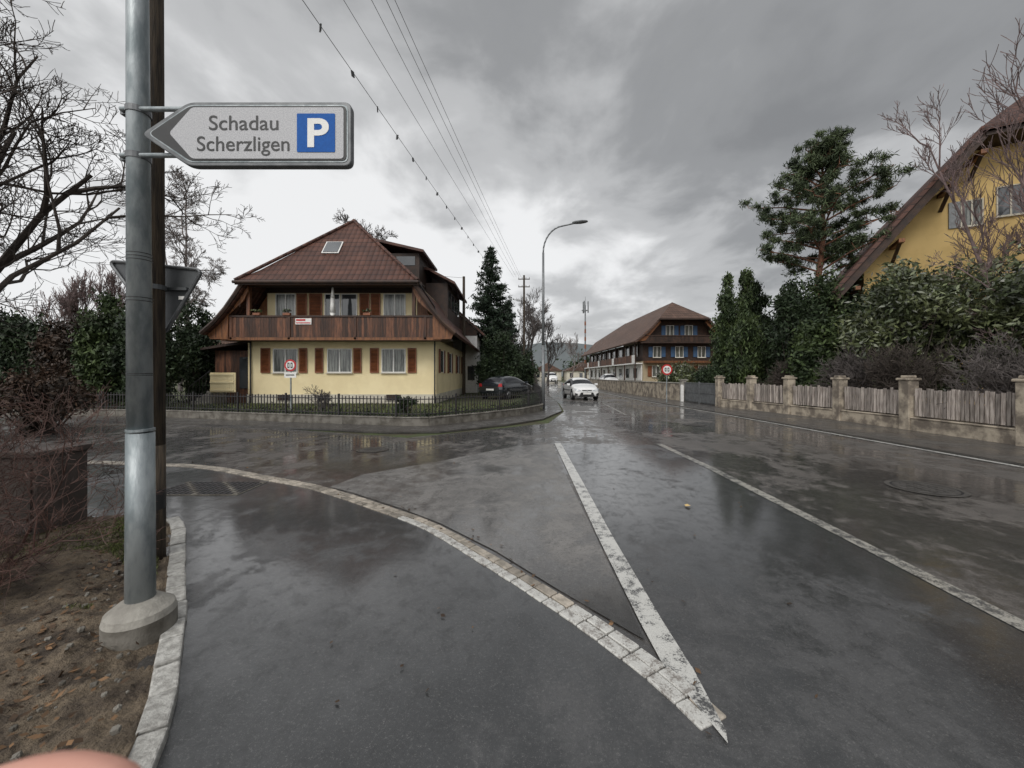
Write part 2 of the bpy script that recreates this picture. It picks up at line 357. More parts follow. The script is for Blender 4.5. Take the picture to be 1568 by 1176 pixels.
# soil bed left with grass, litter, stones
rng=np.random.default_rng(7); mb=MB(); K2=smoothline(kerbc,.04); nx=90
def sz(x,y): return .02+.03*math.sin(x*3.1+y*1.7)*math.sin(y*2.3-x)+.018*math.sin(x*9+1)*math.sin(y*11)+.008*math.sin(x*31)*math.sin(y*27+x*9)
rows=[]
for k in K2:
    row=[]
    for j in range(nx):
        t=(j/(nx-1))**1.6; x=k.x-.05+( -7.5-k.x)*t; y=k.y
        row.append((x,y,(.0 if j==0 else sz(x,y)+rng.normal()*.007) + min(.05,t*.3)))
    rows.append(row)
for row in rows: mb.v+=row
for i in range(len(rows)-1):
    for j in range(nx-1):
        a=i*nx+j; mb.f.append((a,a+nx,a+nx+1,a+1)); mb.m.append(mb.mi('soil'))
mb.build('soil_bed',smooth=True)
def kx(y):
    for i in range(len(K2)-1):
        if K2[i+1].y<=y<=K2[i].y: return K2[i].x
    return -3.6
P=[]
for _ in range(2000):
    y=rng.uniform(.5,4.1); x=kx(y)-.12-rng.gamma(2,.6); P.append((x,y,sz(x,y)+.045))
leaves('leaf_litter',np.array(P),.020,.55,'litter',(0,0,0),rng,flat=True)
P=[]
for _ in range(16000):
    y=rng.uniform(2.5,4.1); x=kx(y)-.15-rng.exponential(.7)
    if math.sin(x*4)+math.sin(y*5+x)>-.1-(y-3.2): P.append((x,y,sz(x,y)+.05))
leaves('grass_tuft',np.array(P),.022,.12,'moss',(0,0,0),rng,up=1.3)
P=[]
for _ in range(5000):
    x=rng.uniform(-16,1.4); y=rng.uniform(12.5,20)
    P.append((x,y,.15))
P=[q for q in P if q[1]>12.4+max(0,(-q[0]-3)*.25) and (q[0]<-2.3 or q[1]>13.0+(q[0]+1.6)*1.35)]
leaves('garden_grass',np.array(P),.11,.12,'moss',(0,0,0),rng,up=1.3)
P=[(1.2,2.7,.02),(-.6,2.1,.02),(-.5,2.62,.02),(1.5,1.9,.02)]
for _ in range(110):
    k=S[rng.integers(0,len(S)-1)]; P.append((k.x+rng.normal()*.12,k.y+rng.normal()*.12+.1,.02))
for _ in range(80): P.append((rng.uniform(-2,8),rng.uniform(1.5,12),.018))
leaves('fallen_leaves',np.array(P),.018,.6,'litter',(0,0,0),rng,flat=True)
mb=MB(); mb.poly([(2.10,4.66,.02),(2.13,4.64,.030),(2.17,4.68,.02),(2.15,4.73,.026),(2.11,4.72,.018)],'yellow'); mb.build('yellow_leaf')
rnd=random.Random(9); mb=MB()
for _ in range(260):
    y=rnd.uniform(.8,4); x=kx(y)-.12-rnd.expovariate(1.3); r=rnd.uniform(.004,.016)
    for a in range(2): mb.obox((x,y,sz(x,y)+.04),(r*2,r*1.5,r*1.4),rnd.uniform(0,3),'concwet',rnd.uniform(-.5,.5))
bev(mb.build('stones'),.004,2)

mb=MB()
mb.box(-4.85,-3.65,5.12,5.75,.006,.014,'concwet')
for i in range(15):
    for j in range(8): mb.box(-4.82+i*.078,-4.82+i*.078+.06,5.14+j*.076,5.14+j*.076+.058,.014,.024,'darkm' if (i+j)%7 else 'concwet')
mb.build('drain_grate')
def ring(mb,c,r0,r1,z,m,n=40):
    for i in range(n):
        a=2*math.pi*i/n;b=2*math.pi*(i+1)/n
        q=[(c[0]+math.cos(t)*r,c[1]+math.sin(t)*r,z) for t,r in((a,r0),(a,r1),(b,r1),(b,r0))]
        mb.poly(q if r0>0 else q[1:3]+[(c[0],c[1],z)],m)
for cc,rr in(((5.85,5.46),.42),((-3.0,8.3),.33),((5.9,12.5),.35)):
    mb=MB(); ring(mb,cc,rr*.86,rr,.010,'walk'); ring(mb,cc,rr*.8,rr*.86,.007,'black'); ring(mb,cc,0,rr*.8,.009,'iron')
    for k in range(5):
        for j in range(5):
            x=(k-2)*rr*.24;y=(j-2)*rr*.24
            if x*x+y*y<(rr*.62)**2: mb.box(cc[0]+x-.03,cc[0]+x+.03,cc[1]+y-.03,cc[1]+y+.03,.0095,.014,'iron')
    mb.build('manhole_cover')

# ------------------------------------------------------------------ near poles + direction sign
mb=MB(); X,Y=-2.275,2.36
mb.path([(X,Y,.2),(X,Y,1.25),(X-.003,Y,1.27),(X-.03,Y,6.0)],[.072,.068,.062,.046],28,'galv')
par=mb.build('steel_pole',smooth=True)
mb=MB()
for z in(3.21,2.93):
    mb.tube((X-.012,Y,z-.018),(X-.012,Y,z+.018),.062,.062,20,'signg',True); mb.box(X-.105,X-.055,Y-.02,Y+.02,z-.022,z+.022,'signg')
mb.tube((X,Y,1.26),(X,Y,1.275),.0695,.0695,20,'galv',True)
for k in range(3): mb.tube((X-.006,Y,2.3+k*.02),(X-.006,Y,2.304+k*.02),.061,.061,16,'black')
for k,z in enumerate((2.05,2.07,1.6,1.61)): mb.tube((X-.004,Y,z),(X-.004,Y,z+.004),.063,.063,16,'black')
mb.build('clamps',parent=par)
mb=MB(); n=32
for (z0,r0,z1,r1) in((-.08,.175,.14,.173),(.14,.173,.18,.163),(.18,.163,.225,.105),(.225,.105,.24,.071)): mb.tube((X,Y,z0),(X,Y,z1),r0,r1,n,'concwet' if z0<.1 else 'conc')
mb.build('concrete_foot',parent=par,smooth=True)
mb=MB(); mb.path([(-3.1,3.33,-.05),(-3.1,3.33,1.0),(-3.12,3.33,9.2)],[.085,.083,.072],20,'poleW')
mb.tube((-3.1,3.33,.45),(-3.1,3.33,.62),.0855,.0855,20,'black')
wp=mb.build('wooden_utility_pole',smooth=True)
sg=empty('direction_sign',(0,0,0))
def rpoly(pts,r,seg=6):
    out=[];n=len(pts)
    for i in range(n):
        p=Vector(pts[i]);a=(Vector(pts[i-1])-p);b=(Vector(pts[(i+1)%n])-p)
        rr=min(r,a.length*.45,b.length*.45); A=p+a.normalized()*rr;B=p+b.normalized()*rr
        for k in range(seg+1):
            t=k/seg; q=A*(1-t)**2+p*2*t*(1-t)+B*t*t; out.append((q.x,q.y))
    return out
zc=3.018
outer=rpoly([(-2.18,zc),(-1.90,zc+.188),(-.943,zc+.188),(-.943,zc-.188),(-1.90,zc-.188)],.045)
mid=rpoly([(-2.135,zc),(-1.89,zc+.168),(-.962,zc+.168),(-.962,zc-.168),(-1.89,zc-.168)],.035)
face=rpoly([(-2.005,zc),(-1.872,zc+.150),(-.985,zc+.150),(-.985,zc-.150),(-1.872,zc-.150)],.02)
def plate(pts,y0,t,m,name,parent):
    mb=MB(); mb.prism([(x,y0,z) for x,z in pts],(0,t,0),m); o=mb.build(name,parent=parent); return o
bev(plate(outer,2.262,.045,'signg','frame',sg),.006)
plate(mid,2.259,.003,'galv','rim',sg)
plate(rpoly([(-2.125,zc),(-1.886,zc+.160),(-.97,zc+.160),(-.97,zc-.160),(-1.886,zc-.160)],.03),2.256,.003,'black','black_field',sg)
plate(face,2.253,.003,'signw','face',sg)
plate(rpoly([(-1.256,2.905),(-1.256,3.13),(-1.034,3.13),(-1.034,2.905)],.006),2.250,.003,'blue','parking_panel',sg)
def text(s,x,z,size,w,y,mk,parent,name,off):
    c=bpy.data.curves.new(name,'FONT'); c.body=s; c.size=size; c.extrude=.0006; c.offset=off
    o=bpy.data.objects.new(name,c); COL.objects.link(o); c.materials.append(M[mk]); o.rotation_euler=(R(90),0,0); o.location=(x,y,z); o.parent=parent
    bpy.context.view_layer.update(); o.scale.x=w/o.dimensions.x
    return o
text('Schadau',-1.775,3.035,.122,.405,2.2515,'black',sg,'text_upper',.0004)
text('Scherzligen',-1.845,2.913,.122,.540,2.2515,'black',sg,'text_lower',.0004)
text('P',-1.205,2.938,.23,.125,2.2485,'white',sg,'letter_p',.006)
mb=MB()
for z in(3.21,2.93):
    mb.tube((X-.09,2.33,z),(-1.80,2.33,z),.014,.014,12,'galv',True)
mb.tube((-1.3,2.32,3.14),(-1.3,2.32,2.9),.012,.012,8,'galv',True)
mb.build('arms',parent=sg)
ts=empty('yield_sign',(0,0,0))
tri=rpoly([(-3.62,2.63),(-2.78,2.55),(-3.13,1.96)],.07)
plate(tri,3.47,.02,'signb','plate',ts)
rim=MB(); P3=[(x,3.46,z) for x,z in tri]; rim.path(P3+[P3[0]],.014,6,'signg'); rim.build('rim',parent=ts)
mb=MB(); mb.box(-2.985,-2.935,3.45,3.46,2.28,2.31,'white'); mb.box(-3.3,-2.9,3.43,3.455,2.36,2.385,'signb'); mb.tube((-3.1,3.33,2.34),(-3.1,3.33,2.38),.09,.09,18,'signb',True)
mb.build('brackets',parent=ts)

ca=empty('utility_cabinet')
mb=MB(); mb.box(-5.9,-4.62,3.75,4.2,0,.80,'rust'); mb.box(-5.93,-4.59,3.72,4.23,.80,.86,'rust'); bev(mb.build('body',parent=ca),.01)
mb=MB(); mb.box(-5.85,-5.27,3.735,3.747,.08,.75,'rust'); mb.box(-5.23,-4.67,3.735,3.747,.08,.75,'rust'); mb.box(-5.3,-5.27,3.72,3.734,.4,.46,'darkm'); mb.build('doors',parent=ca)

# ------------------------------------------------------------------ fence around house garden
def lerp2(P,s):
    acc=0
    for i in range(len(P)-1):
        a=Vector(P[i]);b=Vector(P[i+1]);L=(b-a).length
        if acc+L>=s: return a.lerp(b,(s-acc)/L),(b-a).normalized()
        acc+=L
    return Vector(P[-1]),(Vector(P[-1])-Vector(P[-2])).normalized()
def plen(P): return sum((Vector(P[i+1])-Vector(P[i])).length for i in range(len(P)-1))
FP=fl[1:]
fe=empty('iron_garden_fence')
mb=MB()
for i in range(len(FP)-1):
    a=Vector(FP[i]);b=Vector(FP[i+1]);d=b-a; n=max(1,int(d.length/1.6))
    for k in range(n):
        q=a+d*((k+.5)/n); mb.obox((q.x,q.y,.14),(d.length/n+.06,.24,.28),math.atan2(d.y,d.x),'concwet'); mb.obox((q.x,q.y,.295),(d.length/n+.05,.28,.035),math.atan2(d.y,d.x),'concwet')
bev(mb.build('plinth_wall',parent=fe),.015)
mb=MB(); T=plen(FP); s=.05; k=0
while s<T:
    q,d=lerp2(FP,s); a=math.atan2(d.y,d.x)
    if k%16==0: mb.obox((q.x,q.y,.65),(.05,.05,.72),a,'darkm')
    else: mb.obox((q.x,q.y,.62),(.022,.022,.64+(.05 if k%2 else 0)),a,'darkm')
    s+=.13;k+=1
s=0
while s<T-.3:
    q,d=lerp2(FP,s);q2,_=lerp2(FP,s+.5)
    for z in(.40,.86): mb.tube((q.x,q.y,z),(q2.x,q2.y,z),.015,.015,4,'darkm')
    s+=.5
mb.build('pickets',parent=fe)
P=[]
for _ in range(8000):
    q,d=lerp2(FP,rng.uniform(3,T*.8)); n=Vector((-d.y,d.x)); t=.05+abs(rng.normal())*.45
    P.append((q.x+n.x*t,q.y+n.y*t,.22+abs(rng.normal())*.12))
leaves('ground_cover_plants',np.array(P),.045,.4,'darkev',(0,0,0),rng,up=.4)

# ------------------------------------------------------------------ window helper (facade facing -Y)
def window(mb,x0,x1,z0,z1,y,fr='white',sash=1,pane='glass',depth=.12,t=.05):
    mb.box(x0,x1,y-.012,y-.004,z0,z1,pane)
    mb.box(x0-t,x0,y-.05,y,z0-t,z1+t,fr); mb.box(x1,x1+t,y-.05,y,z0-t,z1+t,fr)
    mb.box(x0,x1,y-.05,y,z1,z1+t,fr); mb.box(x0,x1,y-.05,y,z0-t,z0,fr)
    for k in range(sash):
        c=x0+(x1-x0)*(k+1)/(sash+1); mb.box(c-.03,c+.03,y-.04,y-.013,z0,z1,fr)
    mb.box(x0-t-.05,x1+t+.05,y-.12,y-.051,z0-t-.05,z0-t+.0,'base')
def shutter(mb,x0,x1,z0,z1,y,m):
    mb.box(x0,x0+.06,y-.07,y-.02,z0,z1,m); mb.box(x1-.06,x1,y-.07,y-.02,z0,z1,m)
    mb.box(x0+.06,x1-.06,y-.07,y-.02,z1-.07,z1,m); mb.box(x0+.06,x1-.06,y-.07,y-.02,z0,z0+.07,m)
    z=z0+.08
    while z<z1-.1: mb.obox(((x0+x1)/2,y-.045,z+.03),(x1-x0-.122,.035,.05),0,m,.5); z+=.075
    mb.box(x0+.06,x1-.06,y-.028,y-.022,z0+.07,z1-.07,'woodd')

# ------------------------------------------------------------------ chalet house
H=empty('chalet_house'); cx=-9.03; XL,XR=-14.04,-4.03; Yf=20.5; Yb=33
mb=MB(); mb.box(XL,XR,Yf,Yb,.0,3.5,'cream'); mb.box(cx-3.98,cx+3.98,Yf+.001,Yb,3.5,6.5,'cream')
mb.box(XL-.03,XR+.03,Yf-.03,Yb,.0,.6,'base')
for sx in(-1,1): mb.poly([(cx+sx*3.98,Yf+.01,3.5),(cx+sx*5.0,Yf+.01,3.5),(cx+sx*4.6,Yf+.01,4.9),(cx+sx*3.98,Yf+.01,5.9)],'woodo')
mb.build('walls',parent=H)
mb=MB()
def X2(px): return (px-784)/28.78
for (a,b,c,d,e,f) in((400,415,420,455,458,471),(483,496,503,538,541,554),(567,581,586,620,624,638)):
    window(mb,X2(c),X2(d),1.8,2.98,Yf,'white',1,'curtain'); shutter(mb,X2(a),X2(b)-.02,1.74,3.06,Yf,'shut'); shutter(mb,X2(e)+.02,X2(f),1.74,3.06,Yf,'shut')
for a,b in((426,447),(592,614)): mb.box(X2(a),X2(b),Yf-.06,Yf-.03,.28,.58,'woodd'); mb.box(X2(a)-.06,X2(b)+.06,Yf-.075,Yf-.061,.24,.27,'conc')
window(mb,X2(424),X2(452),4.5,5.9,Yf,'white',1,'curtain'); shutter(mb,X2(455),X2(471),4.45,5.95,Yf,'shut')
shutter(mb,X2(474),X2(494),4.45,5.95,Yf,'shut')
window(mb,X2(499),X2(520),4.4,5.9,Yf,'white',0,'glass'); window(mb,X2(524),X2(546),4.4,5.9,Yf,'white',0,'glass')
shutter(mb,X2(551),X2(566),4.45,5.95,Yf,'shut'); shutter(mb,X2(568),X2(583),4.45,5.95,Yf,'shut')
window(mb,X2(589),X2(620),4.5,5.9,Yf,'white',1,'curtain')
for y0 in(21.6,24.5,28,31):
    mb.box(XR,XR+.02,y0,y0+.9,1.8,3.0,'glass'); mb.box(XR,XR+.05,y0-.07,y0,1.74,3.06,'white'); mb.box(XR,XR+.05,y0+.9,y0+.97,1.74,3.06,'white'); mb.box(XR,XR+.06,y0-.45,y0-.09,1.74,3.06,'shut'); mb.box(XR,XR+.06,y0+.99,y0+1.4,1.74,3.06,'shut')
mb.build('windows',parent=H)
mb=MB(); x=cx-5.15; Y0=19.25
mb.box(cx-5.9,cx+5.9,Y0-.02,Yf-.05,3.40,3.52,'woodd')
while x<cx+5.1:
    mb.box(x,x+.128,Y0,Y0+.03,3.40,4.52,'wood'); x+=.136
mb.box(cx-5.2,cx+5.2,Y0-.05,Y0+.06,4.52,4.60,'woodd'); mb.box(cx-5.5,cx+5.5,Y0-.04,Y0-.005,3.36,3.5,'woodo')
for xx in(cx-5.0,cx-2.1,cx+1.2,cx+4.7): mb.box(xx-.06,xx+.06,Y0-.04,Y0+.05,3.4,4.52,'wood')
for xx in(cx-4.2,cx+4.1): mb.box(xx-.08,xx+.08,Y0+.06,Y0+.22,4.6,6.2,'wood')
mb.box(cx-4.5,cx+4.5,Y0+.02,Y0+.2,6.05,6.28,'woodd'); mb.box(cx-4.1,cx+4.1,Yf-.02,Yf-.005,5.98,6.5,'woodd')
mb.box(cx-4.4,cx+4.4,Y0-.1,Yf,6.29,6.34,'woodd')
for sx in(-1,1):
    pr=[(4.1,6.35),(4.25,6.05),(4.62,5.45),(5.05,4.8),(5.65,4.1),(6.15,3.72),(6.0,3.42),(5.1,3.4),(5.1,4.6),(4.35,5.3),(4.1,5.8)]
    pp=[(cx+sx*a,Y0-.08,b) for a,b in pr]; mb.prism(pp,(0,.07,0),'woodo')
    for k in range(5):
        a=4.5+k*.3; mb.box(cx+sx*a-.012,cx+sx*a+.012,Y0-.088,Y0-.081,3.5 if a>5.1 else 4.65-(a-5.1)*.6,max(3.9,6.3-(a-4.1)*1.45),'woodd')
mb.build('balcony',parent=H)
prof=[(0,10.35),(2.0,8.35),(4.12,6.35),(4.6,5.6),(5.05,4.95),(5.6,4.3),(6.25,3.72)]
def roofslope(sx,m,name,prof,cx,y0,y1,yr0,yr1,H,th=.16,zi=2):
    mb=MB()
    for i in range(len(prof)-1):
        (a,za),(b,zb)=prof[i],prof[i+1]
        def yy(k,which):
            if k>=zi: return y0 if which==0 else y1
            return (yr0+(y0-yr0)*(prof[k][0]/prof[zi][0])) if which==0 else (yr1+(y1-yr1)*(prof[k][0]/prof[zi][0]))
        q=[(cx+sx*a,yy(i,0),za),(cx+sx*a,yy(i,1),za),(cx+sx*b,yy(i+1,1),zb),(cx+sx*b,yy(i+1,0),zb)]
        mb.poly(q,m)
    o=mb.build(name,parent=H)
    bm=bmesh.new(); bm.from_mesh(o.data); bmesh.ops.remove_doubles(bm,verts=bm.verts,dist=.001); bmesh.ops.recalc_face_normals(bm,faces=bm.faces)
    if sum(f.normal.z for f in bm.faces)<0: bmesh.ops.reverse_faces(bm,faces=bm.faces)
    bm.to_mesh(o.data); bm.free()
    solid(o,th); return o
for sx in(-1,1): roofslope(sx,'roofy','roof_side',prof,cx,18.95,34,22.0,34,H)
mb=MB(); mb.poly([(cx-4.45,18.7,6.2),(cx+4.45,18.7,6.2),(cx+3.6,19.35,6.9),(cx-3.6,19.35,6.9)],'roofx'); mb.poly([(cx-3.6,19.35,6.9),(cx+3.6,19.35,6.9),(cx,22.0,10.4)],'roofx'); mb.poly([(cx-4.45,18.7,6.2),(cx-3.6,19.35,6.9),(cx,22,10.4),(cx-4.3,19.1,6.25)],'roofx');mb.poly([(cx+4.45,18.7,6.2),(cx+4.3,19.1,6.25),(cx,22,10.4),(cx+3.6,19.35,6.9)],'roofx')
mb.build('roof_hip',parent=H)
mb=MB(); mb.box(cx-4.45,cx+4.45,18.72,18.78,6.02,6.19,'woodd'); mb.tube((cx-4.5,18.66,6.14),(cx+4.5,18.66,6.14),.075,.075,10,'woodd',True); mb.box(cx-4.4,cx+4.4,18.8,19.3,6.1,6.14,'woodo')
mb.path([(cx,22,10.44),(cx,34,10.44)],.11,8,'roofy')
for sx in(-1,1): mb.path([(cx,22,10.43),(cx+sx*4.45,18.72,6.24)],.08,8,'roofx')
for sx in(-1,1):
    for i in range(2,len(prof)-1):
        a,b=prof[i],prof[i+1]; mb.tube((cx+sx*a[0],18.93,a[1]-.05),(cx+sx*b[0],18.93,b[1]-.05),.11,.11,6,'woodd',True)
mb.tube((cx+4.5,18.66,6.1),(XR-.05,20.3,5.2),.04,.04,8,'darkm'); mb.tube((XR-.05,20.35,5.2),(XR-.05,20.35,.1),.04,.04,8,'darkm'); mb.tube((XL+.2,20.4,3.4),(XL+.2,20.4,.1),.04,.04,8,'darkm')
mb.build('trim',parent=H)
mb=MB()
def hipz(y): return 6.9+(y-19.35)/(22-19.35)*3.5
for (x0,x1,y0,y1,m,o) in((-9.95,-9.05,20.15,20.75,'white',.07),(-9.88,-9.12,20.19,20.71,'glass',.1)):
    n=Vector((0,-3.5,2.65)).normalized()*o
    q=[Vector((x0,y0,hipz(y0)))+n,Vector((x1,y0,hipz(y0)))+n,Vector((x1,y1,hipz(y1)))+n,Vector((x0,y1,hipz(y1)))+n]
    mb.prism(q,-n*.6,m)
mb.build('skylight',parent=H)
mb=MB()
for sx in(-1,1):
    xo=3.3 if sx>0 else 3.8
    a,b=cx+sx*.6,cx+sx*xo
    mb.box(a,b,23.8,27.5,6.8,9.15,'woodd')
    q=[(a-sx*.2,23.4,9.85),(b+sx*.35,23.4,9.1),(b+sx*.35,27.8,9.1),(a-sx*.2,27.8,9.85)]
    mb.prism(q,(0,0,.16),'roofy')
    mb.box(cx+sx*1.9,b-sx*.25,23.77,23.795,8.4,8.95,'glass')
    a,b=cx+sx*2.6,cx+sx*4.75
    mb.box(a,b,25.6,31.5,4.5,7.75,'woodd')
    for k in range(4): mb.box(b,b+sx*.03,26+k*1.35,26.8+k*1.35,6.2,7.3,'glass')
    q=[(a-sx*.4,25.1,8.75),(a+sx*1.0,25.1,8.45),(b+sx*.55,25.1,7.55),(b+sx*.55,32,7.55),(a+sx*1.0,32,8.45),(a-sx*.4,32,8.75)]
    mb.prism([q[0],q[1],q[4],q[5]],(0,0,.17),'roofy'); mb.prism([q[1],q[2],q[3],q[4]],(0,0,.17),'roofy')
mb.build('dormers',parent=H)
mb=MB(); mb.box(-8.8,-3.0,33.02,38,0,5.0,'white'); mb.prism([(-9,32.8,6.6),(-5.9,32.8,8.2),(-5.9,38.4,8.2),(-9,38.4,6.6)],(0,0,.2),'roofy'); mb.prism([(-5.9,32.8,8.2),(-2.3,32.8,4.9),(-2.3,38.4,4.9),(-5.9,38.4,8.2)],(0,0,.2),'roofy')
mb.poly([(-8.8,33,5),(-3.0,33,5),(-3.0,33,5.4),(-5.9,33,8.1),(-8.8,33,6.6)],'woodd'); mb.box(-3.0,-2.98,34,35,1.2,2.6,'glass'); mb.box(-3.8,-3.2,32.98,33.01,1.2,2.4,'glass'); mb.build('annex',parent=H)
mb=MB(); x=-16.1
while x<-14.1: mb.box(x,x+.118,20.9,23,.0,2.95,'wood'); x+=.122
mb.box(-16.0,-14.1,20.93,24,.0,2.9,'woodd'); mb.prism([(-16.5,20.4,2.95),(-13.9,20.4,3.35),(-13.9,24.2,3.35),(-16.5,24.2,2.95)],(0,0,.12),'woodd')
mb.box(-14.75,-14.15,20.86,20.89,.9,2.6,'glass')
x=-15.35
while x<-14.15: mb.box(x,x+.09,19.6,19.63,.75,1.75,'cream'); x+=.1
for z in(.8,1.2,1.6): mb.box(-15.35,-14.15,19.57,19.6,z,z+.1,'cream')
for k in range(5): mb.box(-16.4+k*.25,-15.4,19.7,20.85,.12+k*.17,.29+k*.17,'conc')
mb.path([(-16.5,19.68,1.0),(-15.4,19.68,1.85)],.02,6,'darkm'); mb.path([(-16.5,19.68,.1),(-16.5,19.68,1.0)],.02,6,'darkm')
for k in range(6): mb.path([(-16.3+k*.17,19.68,.2+k*.12),(-16.3+k*.17,19.68,1.15+k*.13)],.012,5,'darkm')
mb.build('porch',parent=H)
mb=MB(); mb.path([(-9.05,19.45,4.3),(-9.05,19.45,4.75),(-9.05,19.45,5.5),(-9.05,19.45,6.1)],[.03,.13,.10,.03],10,'white'); mb.build('folded_parasol',smooth=True)
mb=MB(); mb.box(-10.8,-10.0,19.21,19.225,4.15,4.45,'white'); mb.box(-10.76,-10.3,19.2,19.208,4.32,4.41,'red'); mb.box(-10.76,-10.04,19.2,19.208,4.2,4.25,'red'); mb.build('balcony_banner')
mb=MB(); rnd=random.Random(2)
for xx in(-12.9,-11.4,-7.4):
    mb.box(xx,xx+.35,19.15,19.3,4.6,4.72,'shut')
    for k in range(14): mb.obox((xx+rnd.uniform(0,.35),19.2+rnd.uniform(-.1,.1),4.78+rnd.uniform(0,.12)),(.08,.08,.05),rnd.uniform(0,3),'laurel',rnd.uniform(-1,1))
mb.build('flower_box')
def round_sign(loc,r,h=2.0,extra=True):
    e=empty('traffic_sign',loc); mb=MB(); mb.tube((0,0,-.02),(0,0,h),.03,.03,10,'galv',True); mb.build('post',parent=e)
    mb=MB(); mb.tube((0,-.035,h-r),(0,-.05,h-r),r,r,28,'red',True); mb.tube((0,-.051,h-r),(0,-.056,h-r),r*.72,r*.72,28,'white',True)
    mb.box(-r*.45,-r*.1,-.06,-.057,h-r-.11,h-r+.11,'black'); mb.box(r*.08,r*.42,-.06,-.057,h-r-.11,h-r+.11,'black')
    mb.box(-r*.3,-r*.2,-.063,-.0605,h-r-.06,h-r+.06,'white'); mb.box(r*.18,r*.3,-.063,-.0605,h-r-.06,h-r+.06,'white')
    if extra: mb.box(-r,r,-.05,-.035,h-2*r-.26,h-2*r-.05,'white'); mb.box(-r*.7,r*.7,-.054,-.051,h-2*r-.17,h-2*r-.13,'black')
    mb.build('disc',parent=e); return e
round_sign((-8.95,15.6,.1),.24,h=2.15)
round_sign((8.95,22.3,.05),.31,h=2.2,extra=False)
mb=MB(); lx,ly=1.45,17.9
mb.path([(lx,ly,0),(lx,ly,3.0),(lx,ly,7.3)],[.085,.07,.05],12,'steel')
arc=[(lx+ (1-math.cos(t))*1.0, ly, 7.3+math.sin(t)*1.25) for t in np.linspace(0,math.pi/2*.93,9)]+[(lx+1.45,ly-.02,8.66)]
mb.path(arc,.035,8,'steel')
lm=mb.build('street_lamp',smooth=True)
mb=MB()
prev=None
for t,w,h in((0,.05,.04),(.12,.13,.07),(.4,.16,.08),(.62,.12,.06),(.72,.04,.03)):
    rg=[(lx+1.35+t,ly+w*math.cos(a),8.70+t*.08+h*math.sin(a)) for a in np.linspace(0,2*math.pi,11)[:-1]]
    if prev:
        for i in range(10): j=(i+1)%10; mb.poly([prev[i],prev[j],rg[j],rg[i]],'steel')
    prev=rg
mb.build('lamp_head',parent=lm,smooth=True)
def upole(x,y,h,arm=True):
    mb=MB(); mb.path([(x,y,0),(x,y,h)],[.14,.10],10,'poleW')
    if arm:
        for z in(h-.4,h-1.2): mb.box(x-.6,x+.6,y-.04,y+.04,z-.04,z+.04,'poleW'); [mb.tube((x+q,y,z+.06),(x+q,y,z+.2),.03,.025,6,'poleW',True) for q in(-.55,-.2,.2,.55)]
    return mb.build('utility_pole')
upole(1.25,40,12.0); upole(-3.75,30,9.3,False)
mb=MB()
def wire(a,b,sag,r=.011,n=24):
    a=Vector(a);b=Vector(b); P=[]
    for i in range(n+1):
        t=i/n; q=a.lerp(b,t); q.z-=sag*4*t*(1-t); P.append(q)
    mb.path(P,r,4,'black'); return P
for xa,xe,z in((-6.1,.95,11.9),(-6.35,.75,11.9),(-6.8,.45,11.9),(-7.9,.2,11.9)): wire((xa,-12,z),(xe,40,z-.1),.35,.008)
wire((-6.9,-10,9.7),(-.1,40,9.9),.25,.009,40)
a=Vector((-6.9,-10,9.7));b=Vector((-.1,40,9.9))
for i in range(40):
    t=i*1.35/50.4
    if t>.98:break
    q=a.lerp(b,t); q.z-=.25*4*t*(1-t)
    mb.obox((q.x,q.y,q.z-.05),(.03,.16,.13),.3*(i%3),'black',.4)
wire((-3.75,30,9.2),(-9.03,30,9.9),.1)
mb.build('overhead_wires')
mb=MB(); mb.path([(15.2,80,0),(15.2,80,16.2)],[.18,.13],10,'steel')
for k in range(6): mb.tube((15.2,80,4+k*1.6),(15.2,80,4.8+k*1.6),.185,.175,10,'shut' )
for a in range(3): mb.box(15.2+math.cos(a*2.1)*.6-.12,15.2+math.cos(a*2.1)*.6+.12,80+math.sin(a*2.1)*.6-.1,80+math.sin(a*2.1)*.6+.1,14.6,17.0,'steel')
mb.box(14.5,15.9,79.8,80.2,15,15.2,'steel'); mb.tube((15.2,80,16),(15.2,80,18),.06,.04,6,'steel'); mb.build('antenna_mast')

pf=empty('wooden_picket_fence'); posts=[(11.3,3.2),(11.3,5.8),(11.3,8.4),(11.42,11.1),(11.4,13.4),(11.15,15.5),(10.87,17.5),(10.45,19.4)]
mb=MB(); mp=MB(); rnd=random.Random(6)
for i,(x,y) in enumerate(posts):
    mb.box(x-.15,x+.15,y-.15,y+.15,.0,1.46,'concold'); mb.box(x-.19,x+.19,y-.19,y+.19,1.46,1.53,'concold'); mb.box(x-.12,x+.12,y-.12,y+.12,1.53,1.60,'concold')
    if i<len(posts)-1:
        a=Vector((x,y));b=Vector(posts[i+1]); d=(b-a); L=d.length; an=math.atan2(d.y,d.x); m_=(a+b)/2
        mb.obox((m_.x,m_.y,.19),(L-.3,.2,.38),an,'concold'); mb.obox((m_.x,m_.y,.40),(L-.3,.25,.04),an,'concold')
        for z in(.58,1.05): mp.obox((m_.x+.03,m_.y,z),(L-.3,.05,.07),an,'picket')
        n=int((L-.36)/.105)
        for k in range(n):
            q=a+d*((.2+(L-.4)*(k+.5)/n)/L); h=1.22+rnd.uniform(-.05,.03); mp.obox((q.x-.02,q.y,(.46+h)/2),(.078,.022,h-.46),an+rnd.uniform(-.05,.05),'picket',rnd.uniform(-.015,.015))
bev(mb.build('posts_and_plinth',parent=pf),.02); mp.build('pickets',parent=pf)
g=empty('metal_gate'); mb=MB(); mb.box(10.27,10.55,23.35,23.62,0,1.3,'conc'); mb.box(10.22,10.6,23.3,23.67,1.3,1.37,'conc')
